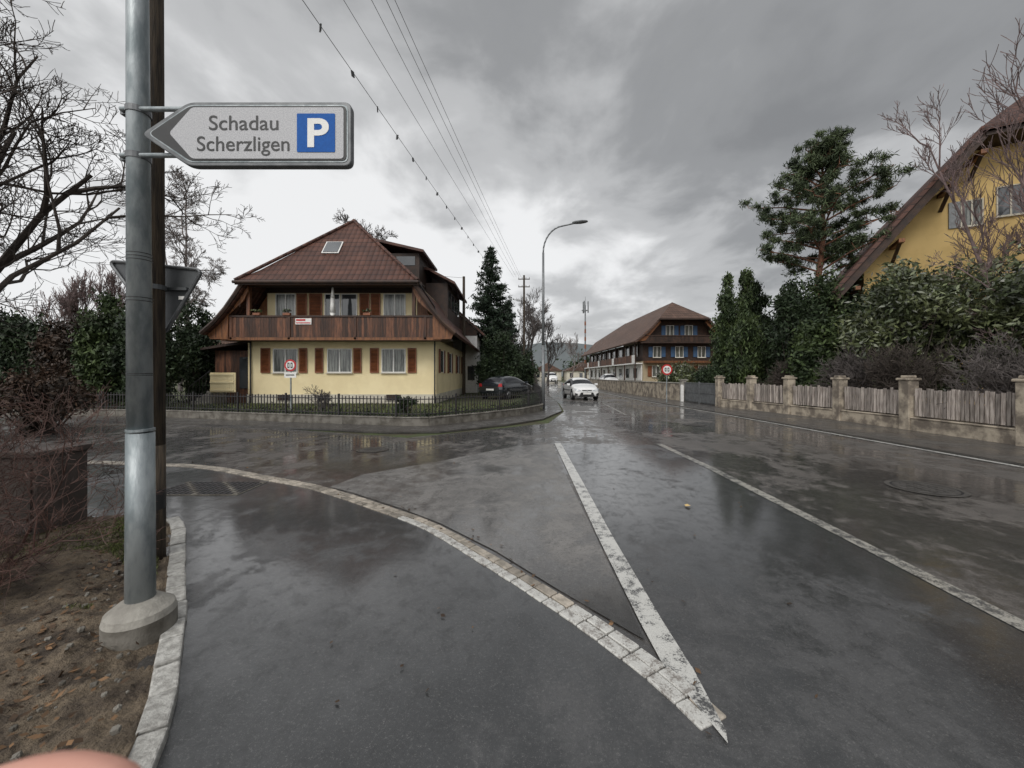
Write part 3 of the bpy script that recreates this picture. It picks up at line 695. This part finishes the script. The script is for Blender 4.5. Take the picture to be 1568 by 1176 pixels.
mb.prism([(10.1,23.0,0),(10.1,23.0,.95),(10.13,23.0,1.05),(10.22,23.0,1.05),(10.25,23.0,.95),(10.25,23.0,0)],(0,.12,0),'white')
mb.build('gate_post',parent=g)
mb=MB()
for k in range(30): mb.obox((10.42,19.75+k*.12,.62),(.03,.03,1.1),0,'steel')
for z in(.12,.6,1.15): mb.box(10.405,10.435,19.6,23.3,z,z+.05,'steel')
mb.box(10.44,10.46,19.65,21.4,.15,1.1,'steel'); mb.box(10.44,10.46,21.5,23.25,.15,1.1,'steel'); mb.box(10.39,10.45,21.40,21.5,.05,1.25,'steel'); mb.build('leaves',parent=g)
cw=[(10.4,23.7),(10.3,25),(10.0,32),(10.1,45),(11.5,66)]
mb=MB()
for i in range(len(cw)-1):
    a=Vector(cw[i]);b=Vector(cw[i+1]);d=b-a;m_=(a+b)/2; an=math.atan2(d.y,d.x)
    mb.obox((m_.x,m_.y,.55),(d.length,.22,1.1),an,'concold'); mb.obox((m_.x,m_.y,1.13),(d.length,.3,.06),an,'conc')
bev(mb.build('concrete_garden_wall'),.015)
mb=MB(); mb.prism([(x+.12,y,0) for x,y in Wl[0:11]]+[(60,45,0),(60,-12,0)],(0,0,.2),'soil'); mb.build('garden_ground')

# ------------------------------------------------------------------ farmhouse with blue shutters
B=empty('half_hipped_farmhouse'); bx=19.5
mb=MB(); mb.box(bx-4.2,bx+4.2,45,76,0,5.6,'ocre'); mb.box(bx-4.22,bx+4.22,44.97,76.02,3.3,5.5,'woodd'); mb.prism([(bx-4.1,44.99,5.5),(bx+4.1,44.99,5.5),(bx+2.6,44.99,8.1),(bx-2.6,44.99,8.1)],(0,.3,0),'woodd')
mb.box(bx-4.35,bx-4.22,45.2,76,1.0,3.0,'white')
mb.build('walls',parent=B)
bp=[(0,10.5),(1.3,9.4),(2.7,8.2),(4.2,6.6),(5.6,5.5)]
for sx in(-1,1): roofslope(sx,'roof2y','roof_side',bp,bx,43.6,78,47.0,66,B,.2)
mb=MB(); mb.poly([(bx-2.9,43.4,8.05),(bx+2.9,43.4,8.05),(bx,47,10.55)],'roof2x'); mb.poly([(bx-2.7,78,8.2),(bx+2.7,78,8.2),(bx,66,10.55)],'roof2x'); mb.box(bx-2.9,bx+2.9,43.36,43.5,7.9,8.03,'woodd'); mb.poly([(bx-5.6,43.9,5.4),(bx-2.7,43.9,8.0),(bx-2.5,43.9,7.7),(bx-4.3,43.9,5.6)],'woodo'); mb.poly([(bx+5.6,43.9,5.4),(bx+2.7,43.9,8.0),(bx+2.5,43.9,7.7),(bx+4.3,43.9,5.6)],'woodo')
mb.build('roof_hip',parent=B)
mb=MB()
for z0,z1,xs,sh in((6.3,7.4,(-1.1,1.1),'bshut'),(3.75,4.95,(-2.6,0,2.6),'bshut'),(1.5,2.7,(-2.7,0,2.7),'shut')):
    y=44.94
    for x in xs:
        x+=bx; window(mb,x-.42,x+.42,z0,z1,y,'white',1,'curtain'); mb.box(x-.98,x-.52,y-.06,y,z0,z1,sh); mb.box(x+.52,x+.98,y-.06,y,z0,z1,sh)
for k in range(9):
    y=46.5+k*3.2
    for z in(1.3,4.0): mb.box(bx-4.38,bx-4.36,y,y+1.5,z,z+1.2,'glass'); mb.box(bx-4.42,bx-4.385,y-.1,y,z-.1,z+1.3,'white'); mb.box(bx-4.42,bx-4.385,y+1.5,y+1.6,z-.1,z+1.3,'white')
mb.build('windows',parent=B)
mb=MB(); x=bx-4.6
while x<bx+4.6: mb.box(x,x+.17,43.95,44.0,5.45,6.1,'woodd'); x+=.18
mb.box(bx-4.8,bx+4.8,43.9,45,5.3,5.44,'woodd'); mb.box(bx-4.7,bx+4.7,43.88,44.05,6.1,6.2,'woodd')
mb.box(bx-4.2,bx+4.2,44.2,44.95,3.05,3.3,'woodo')
y=45
while y<76: mb.box(bx-5.2,bx-5.15,y,y+.25,3.1,4.0,'wood' if int(y)%9 else 'white'); y+=.27
mb.box(bx-5.2,bx-4.24,45,76,2.95,3.09,'white')
for k in range(8): mb.box(bx-5.18,bx-5.05,45+k*4.2,45.15+k*4.2,0,5.5,'woodd')
mb.build('balconies',parent=B)

# ------------------------------------------------------------------ yellow house right, turned about its near roof corner
pv=Vector((21.0,17.2,0)); Yh=empty('yellow_house',pv,R(-30))
def yb(mb,name):
    mb.v=[(a-pv.x,b-pv.y,c) for a,b,c in mb.v]; return mb.build(name,parent=Yh)
mb=MB(); mb.prism([(17.3,18.6,0),(30,18.6,0),(30,18.6,7.6),(26.6,18.6,12.3),(21.3,18.6,12.3),(17.3,18.6,7.2)],(0,12,0),'yellow'); yb(mb,'walls')
mb=MB()
mb.prism([(15.6,17.2,5.5),(21.0,17.2,12.55),(21.3,17.2,12.4),(15.95,17.2,5.35)],(0,14.5,0),'woodd')
mb.prism([(15.5,17.1,5.6),(20.95,17.1,12.72),(21.0,17.1,12.56),(15.6,17.1,5.45)],(0,14.7,0),'roofy')
mb.prism([(31.7,17.2,5.5),(26.9,17.2,12.55),(26.6,17.2,12.4),(31.4,17.2,5.35)],(0,14.5,0),'woodd')
mb.prism([(20.9,17.0,12.45),(27,17.0,12.45),(24,20.8,15.4)],(0,.0,.18),'roofx'); mb.poly([(20.9,17.1,12.6),(24,20.8,15.5),(24,31,15.5),(20.9,31.7,12.6)],'roofy'); mb.poly([(27,17.1,12.6),(24,20.8,15.5),(24,31,15.5),(27,31.7,12.6)],'roofy')
mb.box(21.1,27,17.15,18.6,12.25,12.42,'woodd')
yb(mb,'roof')
mb=MB()
for t in(.12,.45,.8,1.0):
    x=16.1+4.9*t;z=5.35+6.4*t; mb.box(x-.02,x+.2,17.25,18.6,z-.2,z-.02,'woodo'); mb.prism([(x+.02,18.55,z-.9),(x+.16,18.55,z-.9),(x+.16,17.5,z-.2),(x+.02,17.5,z-.2)],(0,.12,0),'woodd')
yb(mb,'purlins')
mb=MB(); window(mb,20.85,21.5,8.75,9.9,18.6,'base',1,'curtain'); mb.box(20.4,20.78,18.53,18.59,8.7,9.95,'steel'); window(mb,22.0,22.8,9.0,10.3,18.6,'base',1,'glass'); mb.box(22.9,23.3,18.53,18.59,8.95,10.35,'steel'); window(mb,19.5,20.4,5.2,6.5,18.6,'base',1,'glass'); window(mb,22.5,23.6,5.2,6.5,18.6,'base',1,'glass'); yb(mb,'windows')

# ------------------------------------------------------------------ cars
def car(name,loc,rot,paint,L=3.95,W=1.72,Hh=1.48,van=False):
    e=empty(name,loc,rot); k=L/3.95; w=W/1.74; h=Hh/1.47
    st=[(-1.97,.66,.30,.56,.66,.52),(-1.90,.82,.20,.66,.80,.66),(-1.5,.87,.18,.82,.94,.72),(-1.05,.87,.18,.92,1.02,.74),(-.42,.87,.18,.93,1.38,.62),(.1,.87,.18,.94,1.47,.61),(.9,.87,.18,.96,1.46,.60),(1.5,.86,.18,.98,1.36,.58),(1.86,.83,.24,.96,1.06,.64),(1.97,.76,.34,.78,.84,.60)]
    V=[];F=[];mi=[]; n=12
    for (y,ww,zb,be,zt,rw) in st:
        half=[(0,zb),(ww*.85,zb),(ww,zb+.14),(ww*1.01,(zb+be)/2),(ww*.97,be),(rw,zt-.035),(0,zt)]
        ringp=half+[(-a,b) for a,b in half[-2:0:-1]]
        V+=[(a*w,y*k,b*h) for a,b in ringp]
    for s in range(len(st)-1):
        for i in range(n):
            j=(i+1)%n; F.append((s*n+i,s*n+j,(s+1)*n+j,(s+1)*n+i)); m=0
            if i in(4,7) and 3<=s<=6: m=1
            if i in(5,6) and s in(3,7): m=1
            mi.append(m)
    F.append(tuple(range(n-1,-1,-1))); F.append(tuple((len(st)-1)*n+i for i in range(n))); mi+=[0,0]
    me=bpy.data.meshes.new('body'); me.from_pydata(V,[],F); me.materials.append(M[paint]); me.materials.append(M['cglass']); me.polygons.foreach_set('material_index',mi); me.polygons.foreach_set('use_smooth',[True]*len(F))
    o=bpy.data.objects.new('body',me); COL.objects.link(o); o.parent=e
    sb=o.modifiers.new('s','SUBSURF'); sb.levels=2; sb.render_levels=2
    mb=MB()
    for sx in(-1,1):
        for y in(-1.22,1.28):
            x=sx*.80*w; mb.tube((x-sx*.12,y*k,.31),(x+sx*.075,y*k,.31),.31,.31,24,'tyre',True); mb.tube((x+sx*.06,y*k,.31),(x+sx*.085,y*k,.31),.2,.19,12,'chrome',True)
            mb.tube((x-sx*.1,y*k,.36),(x+sx*.068,y*k,.36),.37,.37,24,'black',True)
    mb.build('wheels',parent=e)
    mb=MB(); yf=-1.93*k; yr=1.95*k
    for sx in(-1,1):
        q=[(sx*.36*w,yf-.02,.62*h),(sx*.58*w,yf+.0,.58*h),(sx*.78*w,yf+.08,.64*h),(sx*.80*w,yf+.16,.77*h),(sx*.60*w,yf+.06,.72*h)]
        mb.prism(q,(0,-.04,0),'lampgl')
        mb.prism([(sx*.62*w,yf+.0,.32*h),(sx*.78*w,yf+.06,.30*h),(sx*.78*w,yf+.06,.48*h),(sx*.62*w,yf+.0,.42*h)],(0,-.05,0),'black')
        mb.prism([(sx*.55*w,yr,.78*h),(sx*.78*w,yr-.08,.78*h),(sx*.76*w,yr-.08,.98*h),(sx*.60*w,yr-.03,.95*h)],(0,.04,0),'red')
        mb.obox((sx*.96*w,-.72*k,1.0*h),(.2,.12,.14),0,paint); mb.obox((sx*.885*w,.0,.62*h),(.012,1.9*k,.03),0,'black')
    mb.prism([(-.40*w,yf-.0,.50*h),(.40*w,yf-.0,.50*h),(.54*w,yf,.24*h),(-.54*w,yf,.24*h)],(0,-.06,0),'black')
    mb.prism([(-.34*w,yf+.02,.66*h),(.34*w,yf+.02,.66*h),(.30*w,yf,.60*h),(-.30*w,yf,.60*h)],(0,-.06,0),'black')
    mb.box(-.26,.26,yf-.085,yf-.065,.38*h,.48*h,'white'); mb.tube((0,yf-.05,.63*h),(0,yf-.075,.63*h),.05,.05,12,'chrome',True)
    mb.box(-.27,.27,yr+.01,yr+.03,.55*h,.66*h,'white')
    bev(mb.build('details',parent=e),.008)
    return e
car('hatchback_car',(4.7,26.8,0),R(4),'car_w')
car('parked_car',(-.3,25.5,.12),R(152),'car_d',L=4.5,W=1.82,Hh=1.5)
car('van',(8.3,80,0),R(0),'car_w',L=4.9,W=1.95,Hh=2.3)
car('parked_car',(12.6,50,.0),R(0),'car_w',L=4.3,W=1.8,Hh=1.9)

# ------------------------------------------------------------------ trees
def conifer(name,loc,h,w,mk,seed,dens=1,low=.06):
    rng=np.random.default_rng(seed); e=empty(name,loc); mb=MB(); mb.path([(0,0,-.1),(0,0,h*.97)],[h*.017,.02],8,'bark')
    P=[]; z=h*low
    while z<h*.985:
        t=(z-h*low)/(h*(1-low)); Rr_=w/2*(1-t)**.8*(.85+.3*rng.random()); nb=max(5,int(11*(1-t)+5))
        for b in range(nb):
            a=rng.uniform(0,2*math.pi); L=Rr_*rng.uniform(.6,1.15)+.15; dz=-.22*L+(.35*t)
            q0=np.array([0,0,z]);q1=np.array([math.cos(a)*L,math.sin(a)*L,z+dz+.1*L])
            mb.tube(q0,q1,.03*(1-t)+.008,.006,3,'bark')
            m=int((26*L+14)*dens); s=rng.random((m,1))**.7; base=q0+(q1-q0)*s; base[:,2]-=.12*L*np.sin(s[:,0]*3.1)
            off=rng.normal(size=(m,3))*np.array([.14,.14,.07])*(.5+L*.35); off[:,2]-=abs(rng.normal(size=m))*.12
            P.append(base+off)
        z+=h*.022+.05
    mb.build('trunk',parent=e); leaves('needles',np.concatenate(P),.19,.28,mk,(0,0,0),rng,parent=e)
    return e
conifer('spruce_tree',(-2.1,38,0),14.3,7.0,'spruce',3,1.1)
conifer('spruce_tree',(-.4,47,0),11,5,'spruce',8,.7)
def bush(name,loc,sz,mk,seed,K=30,per=400,leaf=.09,asp=.45,up=.2,stem='bark',taper=0,parent=None):
    rng=np.random.default_rng(seed); e=parent or empty(name,loc); sz=np.array(sz)
    cs=[];rs=[]
    for i in range(K):
        d=unit(rng,1)[0]; q=rng.random()**.4; c=d*q*sz*np.array([.42,.42,.46]); c[2]+=sz[2]*.5
        tt=c[2]/sz[2]; c[:2]*=(1-taper*tt)
        cs.append(c); r=min(sz[0],sz[1])*rng.uniform(.12,.24)*(1-taper*.6*tt); rs.append((r,r,r*(1.0+taper)))
    P=clumps(rng,cs,rs,per*.72,.35); P[:,2]=np.maximum(P[:,2],.02)
    mb=MB()
    for c,r in zip(cs,rs):
        base=np.array([c[0]*.2,c[1]*.2,-.1]); mb.tube(base,c,.03,.01,4,stem)
    mb.build('stems',parent=e); leaves('leaves',P,leaf*1.1,asp,mk,(0,0,0),rng,parent=e,up=up); return e
for i,(x,y,h,w) in enumerate(((13.9,24.9,8.4,2.6),(15.4,25.5,9.2,2.6),(13.4,22.3,6.2,2.6),(16.9,26.5,9.4,3),(18.6,26,8.6,3))):
    bush('thuja_tree',(x,y,.1),(w,w,h),'thuja' if i!=3 else 'darkev',20+i,K=56,per=330,leaf=.10,asp=.35,up=1.2,taper=.7)
for i,(x,y,sx,sy,h,mk) in enumerate(((14.2,19.3,4.0,3.6,6.3,'darkev'),(16.6,20.5,4.4,3.8,7.4,'thuja'),(13.2,16.6,2.6,3,3.9,'thuja'),(18.2,19,4,4,6.2,'darkev'),(19.8,21.5,4,4,7.0,'darkev'))):
    bush('evergreen_shrub',(x,y,.1),(sx,sy,h),mk,40+i,K=56,per=400,leaf=.09,asp=.4,up=.3,taper=.3)
for i,(x,y,sx,sy,h) in enumerate(((14.6,14.2,3.8,3.6,5.0),(16.2,12.2,4.2,3.8,4.7),(17.5,15.5,4.5,4,5.7),(15.6,9.4,3.6,3.6,4.1),(19,12,4,4,5.1))):
    bush('laurel_shrub',(x,y,.7),(sx,sy,h),'laurel',60+i,K=46,per=400,leaf=.095,asp=.34,up=.1)
for i,(x,y,h) in enumerate(((13.0,14.5,3.1),(13.0,12.3,3.1),(13.0,10.2,2.9),(12.9,17.8,2.6),(12.9,8.4,2.7))):
    bare_tree('bare_shrub',(x,y,.2),h*.6,'bark' if i%2 else 'twigg',80+i,mx=3,kids=6,stems=11,spread=.5,r=.03,rmin=.008,ratio=.6,up=.06)
bush('clipped_hedge',(12.1,23.4,.1),(2.2,2.6,2.0),'darkev',33,K=30,per=300,leaf=.07)
bush('green_hedge',(12.3,28,.1),(3,6,2.2),'laurel',34,K=40,per=300,leaf=.09)
def pine(loc,h,w,seed):
    rng=np.random.default_rng(seed); rnd=random.Random(seed); e=empty('scots_pine_tree',loc); mb=MB()
    tr=[(0,0,-.1),(.15,0,h*.25),(-.1,.1,h*.45),(.2,0,h*.65),(.1,0,h*.85),(.2,0,h*.97)]
    mb.path(tr,[.24,.2,.17,.12,.07,.03],10,'barkp')
    cs=[];rs=[]
    for i in range(40):
        t=.52+.44*(i/39); z=h*t; a=i*2.4+rnd.uniform(-.4,.4)
        tt=(t-.52)/.44; env=(.75+.25*math.sin(tt*math.pi)) if tt<.55 else max(.25,1-(tt-.5)*1.5); L=w/2*env*rnd.uniform(.55,1.1)
        z0=z-.5; p0=Vector((.1,0,z0)); p1=Vector((math.cos(a)*L*.5,math.sin(a)*L*.5,z+.1)); p2=Vector((math.cos(a)*L,math.sin(a)*L,z+.45))
        mb.path([p0,p1,p2],[.06,.04,.02],6,'barkp')
        nc=7
        for k in range(nc):
            s=.25+.75*(k+1)/nc; q=p0.lerp(p2,s) if s>.5 else p0.lerp(p1,s*2)
            c=q+Vector((rnd.gauss(0,.4),rnd.gauss(0,.4),rnd.gauss(.15,.3))); mb.tube(q,c,.02,.01,4,'barkp')
            r=rnd.uniform(.28,.52); cs.append(tuple(c)); rs.append((r,r,r*.7))
    mb.build('trunk',parent=e); P=clumps(rng,cs,rs,150,.1); leaves('needles',P,.15,.15,'pine',(0,0,0),rng,parent=e,up=.6)
pine((18.0,22.5,0),15.2,8.0,5)
bare_tree('bare_tree',(3.0,46,0),7.6,'twigg',11,mx=4,kids=6,ratio=.58,ang=.6,r=.2,rmin=.018,up=.12)
bare_tree('bare_tree',(5.6,60,0),7,'twigg',12,mx=4,kids=6,ratio=.58,ang=.6,r=.2,rmin=.02,up=.12)
bare_tree('bare_tree',(1.4,55,0),9,'twigg',13,mx=4,kids=6,ratio=.58,ang=.6,r=.2,rmin=.02,up=.12)
bare_tree('bare_tree',(14,92,0),8,'twigp',14,mx=4,kids=5,ratio=.6,ang=.6,r=.2,rmin=.03,up=.12)
bare_tree('bare_tree',(-19.2,44,0),18.6,'twigg',15,mx=4,kids=7,ratio=.34,ang=.8,r=.25,rmin=.024,up=.08,start=.45,wig=.03)
bare_tree('birch_tree',(-28.8,34.5,0),18.5,'twigp',16,mx=4,kids=8,ratio=.27,ang=.65,r=.2,rmin=.018,up=-.01,start=.22,wig=.04)
bare_tree('birch_tree',(-31.4,36.5,0),16,'twigp',26,mx=4,kids=7,ratio=.28,ang=.65,r=.2,rmin=.018,up=-.01,start=.22,wig=.04)
bare_tree('bare_tree',(-33,30,0),7,'twigpk',17,mx=4,kids=6,ratio=.6,ang=.35,r=.12,rmin=.014,up=.2,stems=3)
bare_tree('bare_tree',(19.9,15.2,0),13.5,'twigpk',18,mx=3,kids=9,ratio=.30,ang=.5,r=.10,rmin=.011,up=.12,wig=.06,start=.3,stems=4,spread=.13)
bare_tree('bare_tree',(16.6,9.8,0),5.5,'twigpk',19,mx=4,kids=5,ratio=.55,ang=.7,r=.1,rmin=.007,up=.08,stems=3)
bare_tree('bare_tree',(-9.3,5.6,0),6.6,'bark',21,mx=4,kids=6,ratio=.50,ang=.8,r=.11,rmin=.0045,up=.1,stems=4,spread=.25,wig=.18)
bare_tree('bare_tree',(-8.1,4.2,0),5.6,'bark',22,mx=4,kids=6,ratio=.48,ang=.85,r=.06,rmin=.004,up=.08,stems=4,spread=.24,wig=.18)
bare_tree('red_twig_shrub',(-4.3,2.95,0),1.15,'twigr',23,mx=3,kids=6,ratio=.6,ang=.75,r=.014,rmin=.0018,up=.05,stems=14,spread=.55,wig=.2)
bare_tree('red_twig_shrub',(-3.7,2.3,0),.6,'twigr',24,mx=3,kids=6,ratio=.6,ang=.8,r=.010,rmin=.0015,up=.05,stems=9,spread=.5,wig=.2)
bare_tree('red_twig_shrub',(-5.3,3.4,0),1.35,'twigr',25,mx=3,kids=6,ratio=.6,ang=.7,r=.016,rmin=.0022,up=.05,stems=12,spread=.55,wig=.2)
for i,(x,y,sx,sy,h,mk) in enumerate(((-17.5,21.5,3.6,3.4,5.8,'darkev'),(-19.8,21,3,3,6.2,'darkev'),(-16.3,24,2.4,2.6,5.4,'thuja'))):
    bush('thuja_tree',(x,y,0),(sx,sy,h),mk,100+i,K=60,per=380,leaf=.10,asp=.35,up=1.0,taper=.5)
for i in range(6):
    bush('conifer_hedge',(-15.8-i*2.3,16.8+i*.5,0),(3.4,2.6,4.7+.5*math.sin(i*2)),'brownh' if i in(2,5) else ('thuja' if i==1 else 'darkev'),120+i,K=56,per=360,leaf=.09,asp=.4,up=.8,taper=.3)
for i in range(2):
    bush('brown_shrub',(-13.0-i*1.6,10.6+i*1.6,0),(2.0,2.0,1.8+.4*i),'brownh',140+i,K=24,per=220,leaf=.06,asp=.4,up=.3)
bush('garden_shrub',(-.9,30,0),(4.2,4,5),'darkev',151,K=50,per=350,leaf=.1,asp=.4)
bush('garden_shrub',(.7,34,0),(3.2,4,4.4),'darkev',152,K=40,per=350,leaf=.1,asp=.4)
bush('garden_shrub',(-4.2,15.1,.1),(1.0,.8,.7),'darkev',153,K=14,per=150,leaf=.05)
bare_tree('bare_shrub',(-7.0,14.3,.1),.8,'twigg',154,mx=3,kids=5,stems=6,r=.02,rmin=.006,spread=.5)
rngd=np.random.default_rng(99); cs=[];rs=[]
for i in range(230):
    a=rngd.uniform(-1.25,1.2); D=rngd.uniform(110,150); x=math.tan(a)*D
    if 8<x<20 : continue
    cs.append((x,D,rngd.uniform(0,5))); rs.append((5,5,rngd.uniform(3,6)))
leaves('distant_trees',clumps(rngd,cs,rs,200,.3),.6,.5,'darkev',(0,0,0),rngd)
mb=MB()
for x,y,w,h in((7,125,9,5),(-3,118,8,6),(17,120,10,5),(-25,60,10,6),(-42,50,12,6.5)):
    mb.box(x,x+w,y,y+8,0,h*.6,'base'); mb.prism([(x-.5,y-.5,h*.6),(x+w+.5,y-.5,h*.6),(x+w/2,y-.5,h*1.15)],(0,9,0),'roof2x')
    for k in range(3): mb.box(x+1+k*w*.3,x+2+k*w*.3,y-.02,y-.01,1,2.4,'glass')
mb.build('distant_houses')
mb=MB()
P=[(x,600,35+25*math.sin(x*.006)+12*math.sin(x*.019+1)) for x in range(-1200,1250,50)]
for a,b in zip(P[:-1],P[1:]): mb.poly([(a[0],600,-5),(b[0],600,-5),b,a],'hill')
o=mb.build('hills'); solid(o,5)

# ------------------------------------------------------------------ photographer's hand (fingertip intrudes at the lens)
def skinobj(name,chains,mk,parent=None):
    V=[];E=[];Rd=[]
    for ch in chains:
        V.append(ch[0][:3]);Rd.append(ch[0][3]);prev=len(V)-1
        for q in ch[1:]: V.append(q[:3]);Rd.append(q[3]);E.append((prev,len(V)-1));prev=len(V)-1
    me=bpy.data.meshes.new(name); me.from_pydata(V,E,[]); o=bpy.data.objects.new(name,me); COL.objects.link(o); me.materials.append(M[mk])
    s=o.modifiers.new('sk','SKIN'); s.use_smooth_shade=True
    for i,r in enumerate(Rd): me.skin_vertices[0].data[i].radius=(r,r); me.skin_vertices[0].data[i].use_root=(i==0)
    sb=o.modifiers.new('ss','SUBSURF'); sb.levels=2; sb.render_levels=2
    if parent:o.parent=parent
    return o
hd=empty('hand',(0,0,-.0060))
wx,wy,wz=-.20,-.02,1.42
skinobj('palm',[[(wx-.03,wy-.06,wz-.06,.026),(wx-.015,wy-.03,wz-.03,.028),(wx,wy,wz,.033),(wx+.03,wy+.02,wz+.03,.034),(wx+.055,wy+.03,wz+.055,.026)]],'skin',hd)
skinobj('index_finger',[[(wx+.035,wy+.02,wz+.05,.012),(wx+.075,wy+.055,wz+.098,.0105),(-.092,.068,1.5275,.0100),(-.073,.066,1.5308,.0095),(-.063,.062,1.5288,.0072)]],'skin',hd)
skinobj('middle_finger',[[(wx+.05,wy+.02,wz+.04,.012),(wx+.095,wy+.04,wz+.075,.0105),(wx+.13,wy+.035,wz+.078,.0095),(wx+.15,wy+.02,wz+.066,.008)]],'skin',hd)
skinobj('ring_finger',[[(wx+.05,wy+.01,wz+.02,.0115),(wx+.1,wy+.025,wz+.045,.010),(wx+.135,wy+.015,wz+.05,.009),(wx+.15,wy-.005,wz+.04,.0075)]],'skin',hd)
skinobj('little_finger',[[(wx+.04,wy+.0,wz+.0,.0105),(wx+.085,wy+.01,wz+.015,.009),(wx+.115,wy-.002,wz+.022,.008),(wx+.128,wy-.018,wz+.015,.0065)]],'skin',hd)
skinobj('thumb',[[(wx+.01,wy-.02,wz+.01,.015),(wx+.035,wy-.045,wz+.055,.012),(wx+.065,wy-.045,wz+.085,.0105),(wx+.09,wy-.035,wz+.095,.0085)]],'skin',hd)
skinobj('sleeve',[[(wx-.02,wy-.04,wz-.04,.036),(wx-.06,wy-.14,wz-.14,.045),(wx-.1,wy-.28,wz-.24,.055)]],'sleeve',hd)

# ------------------------------------------------------------------ world
w=bpy.data.worlds.new('World'); scene.world=w; w.use_nodes=True; nt=w.node_tree
bg=nt.nodes['Background']; sky=N(nt,'ShaderNodeTexSky'); sky.sky_type='NISHITA'; sky.sun_disc=False
SE,SR=R(42),R(200); sky.sun_elevation=SE; sky.sun_rotation=SR; sky.dust_density=3
tc=N(nt,'ShaderNodeTexCoord'); s=N(nt,'ShaderNodeSeparateXYZ'); nt.links.new(tc.outputs['Generated'],s.inputs[0])
x,y,z=s.outputs
zc=mth(nt,'ADD',mth(nt,'MAXIMUM',z,0.0),.24)
cb=N(nt,'ShaderNodeCombineXYZ'); nt.links.new(mth(nt,'DIVIDE',x,zc),cb.inputs[0]); nt.links.new(mth(nt,'MULTIPLY',mth(nt,'DIVIDE',y,zc),.85),cb.inputs[1]); cb.inputs[2].default_value=5.1
n1=noise(nt,cb.outputs[0],2.8,6,.52,.25); n2=noise(nt,cb.outputs[0],1.0,2,.5,.2)
f=mth(nt,'ADD',mth(nt,'MULTIPLY',n1,.55),mth(nt,'MULTIPLY',n2,.45))
f=mth(nt,'ADD',f,mth(nt,'MULTIPLY',mth(nt,'ADD',x,.06),-.22)); hz=sstep(nt,z,.12,.60,.17,-.01); f=mth(nt,'ADD',f,hz)
cr=N(nt,'ShaderNodeValToRGB'); nt.links.new(f,cr.inputs[0]); cr.color_ramp.interpolation='EASE'
e=cr.color_ramp.elements; e[0].position=.28; e[0].color=(2.5,2.55,2.62,1); e[1].position=.68; e[1].color=(9.0,9.05,9.1,1)
a=e.new(.41); a.color=(3.2,3.26,3.33,1); a=e.new(.53); a.color=(5.3,5.36,5.42,1)
boost=mth(nt,'MULTIPLY',sstep(nt,z,.72,.95,1,2.3),sstep(nt,y,.1,-.7,1,1.7))  # extra sky brightness added overhead and behind the camera, unseen, to light the scene
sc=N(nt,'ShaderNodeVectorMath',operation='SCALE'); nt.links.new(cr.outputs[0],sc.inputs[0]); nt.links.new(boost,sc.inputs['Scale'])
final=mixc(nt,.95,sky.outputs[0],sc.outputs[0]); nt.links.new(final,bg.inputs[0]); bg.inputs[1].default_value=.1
sun=bpy.data.lights.new('sun','SUN'); sun.energy=1.3; sun.angle=R(25); sun.color=(1,.97,.92)
so=bpy.data.objects.new('sun',sun); COL.objects.link(so)
dirv=Vector((math.sin(SR)*math.cos(SE),math.cos(SR)*math.cos(SE),math.sin(SE)))
so.rotation_euler=dirv.to_track_quat('Z','Y').to_euler()

c=bpy.data.cameras.new('camera'); co=bpy.data.objects.new('camera',c); COL.objects.link(co); scene.camera=co
co.location=(0,0,1.6); co.rotation_euler=(R(90),0,0); c.lens=13.55; c.sensor_width=36; c.shift_y=-.0083; c.clip_start=.01; c.clip_end=2000
c.dof.use_dof=True; c.dof.focus_distance=7; c.dof.aperture_fstop=14
scene.view_settings.view_transform='Standard'; scene.view_settings.look='None'; scene.view_settings.exposure=0
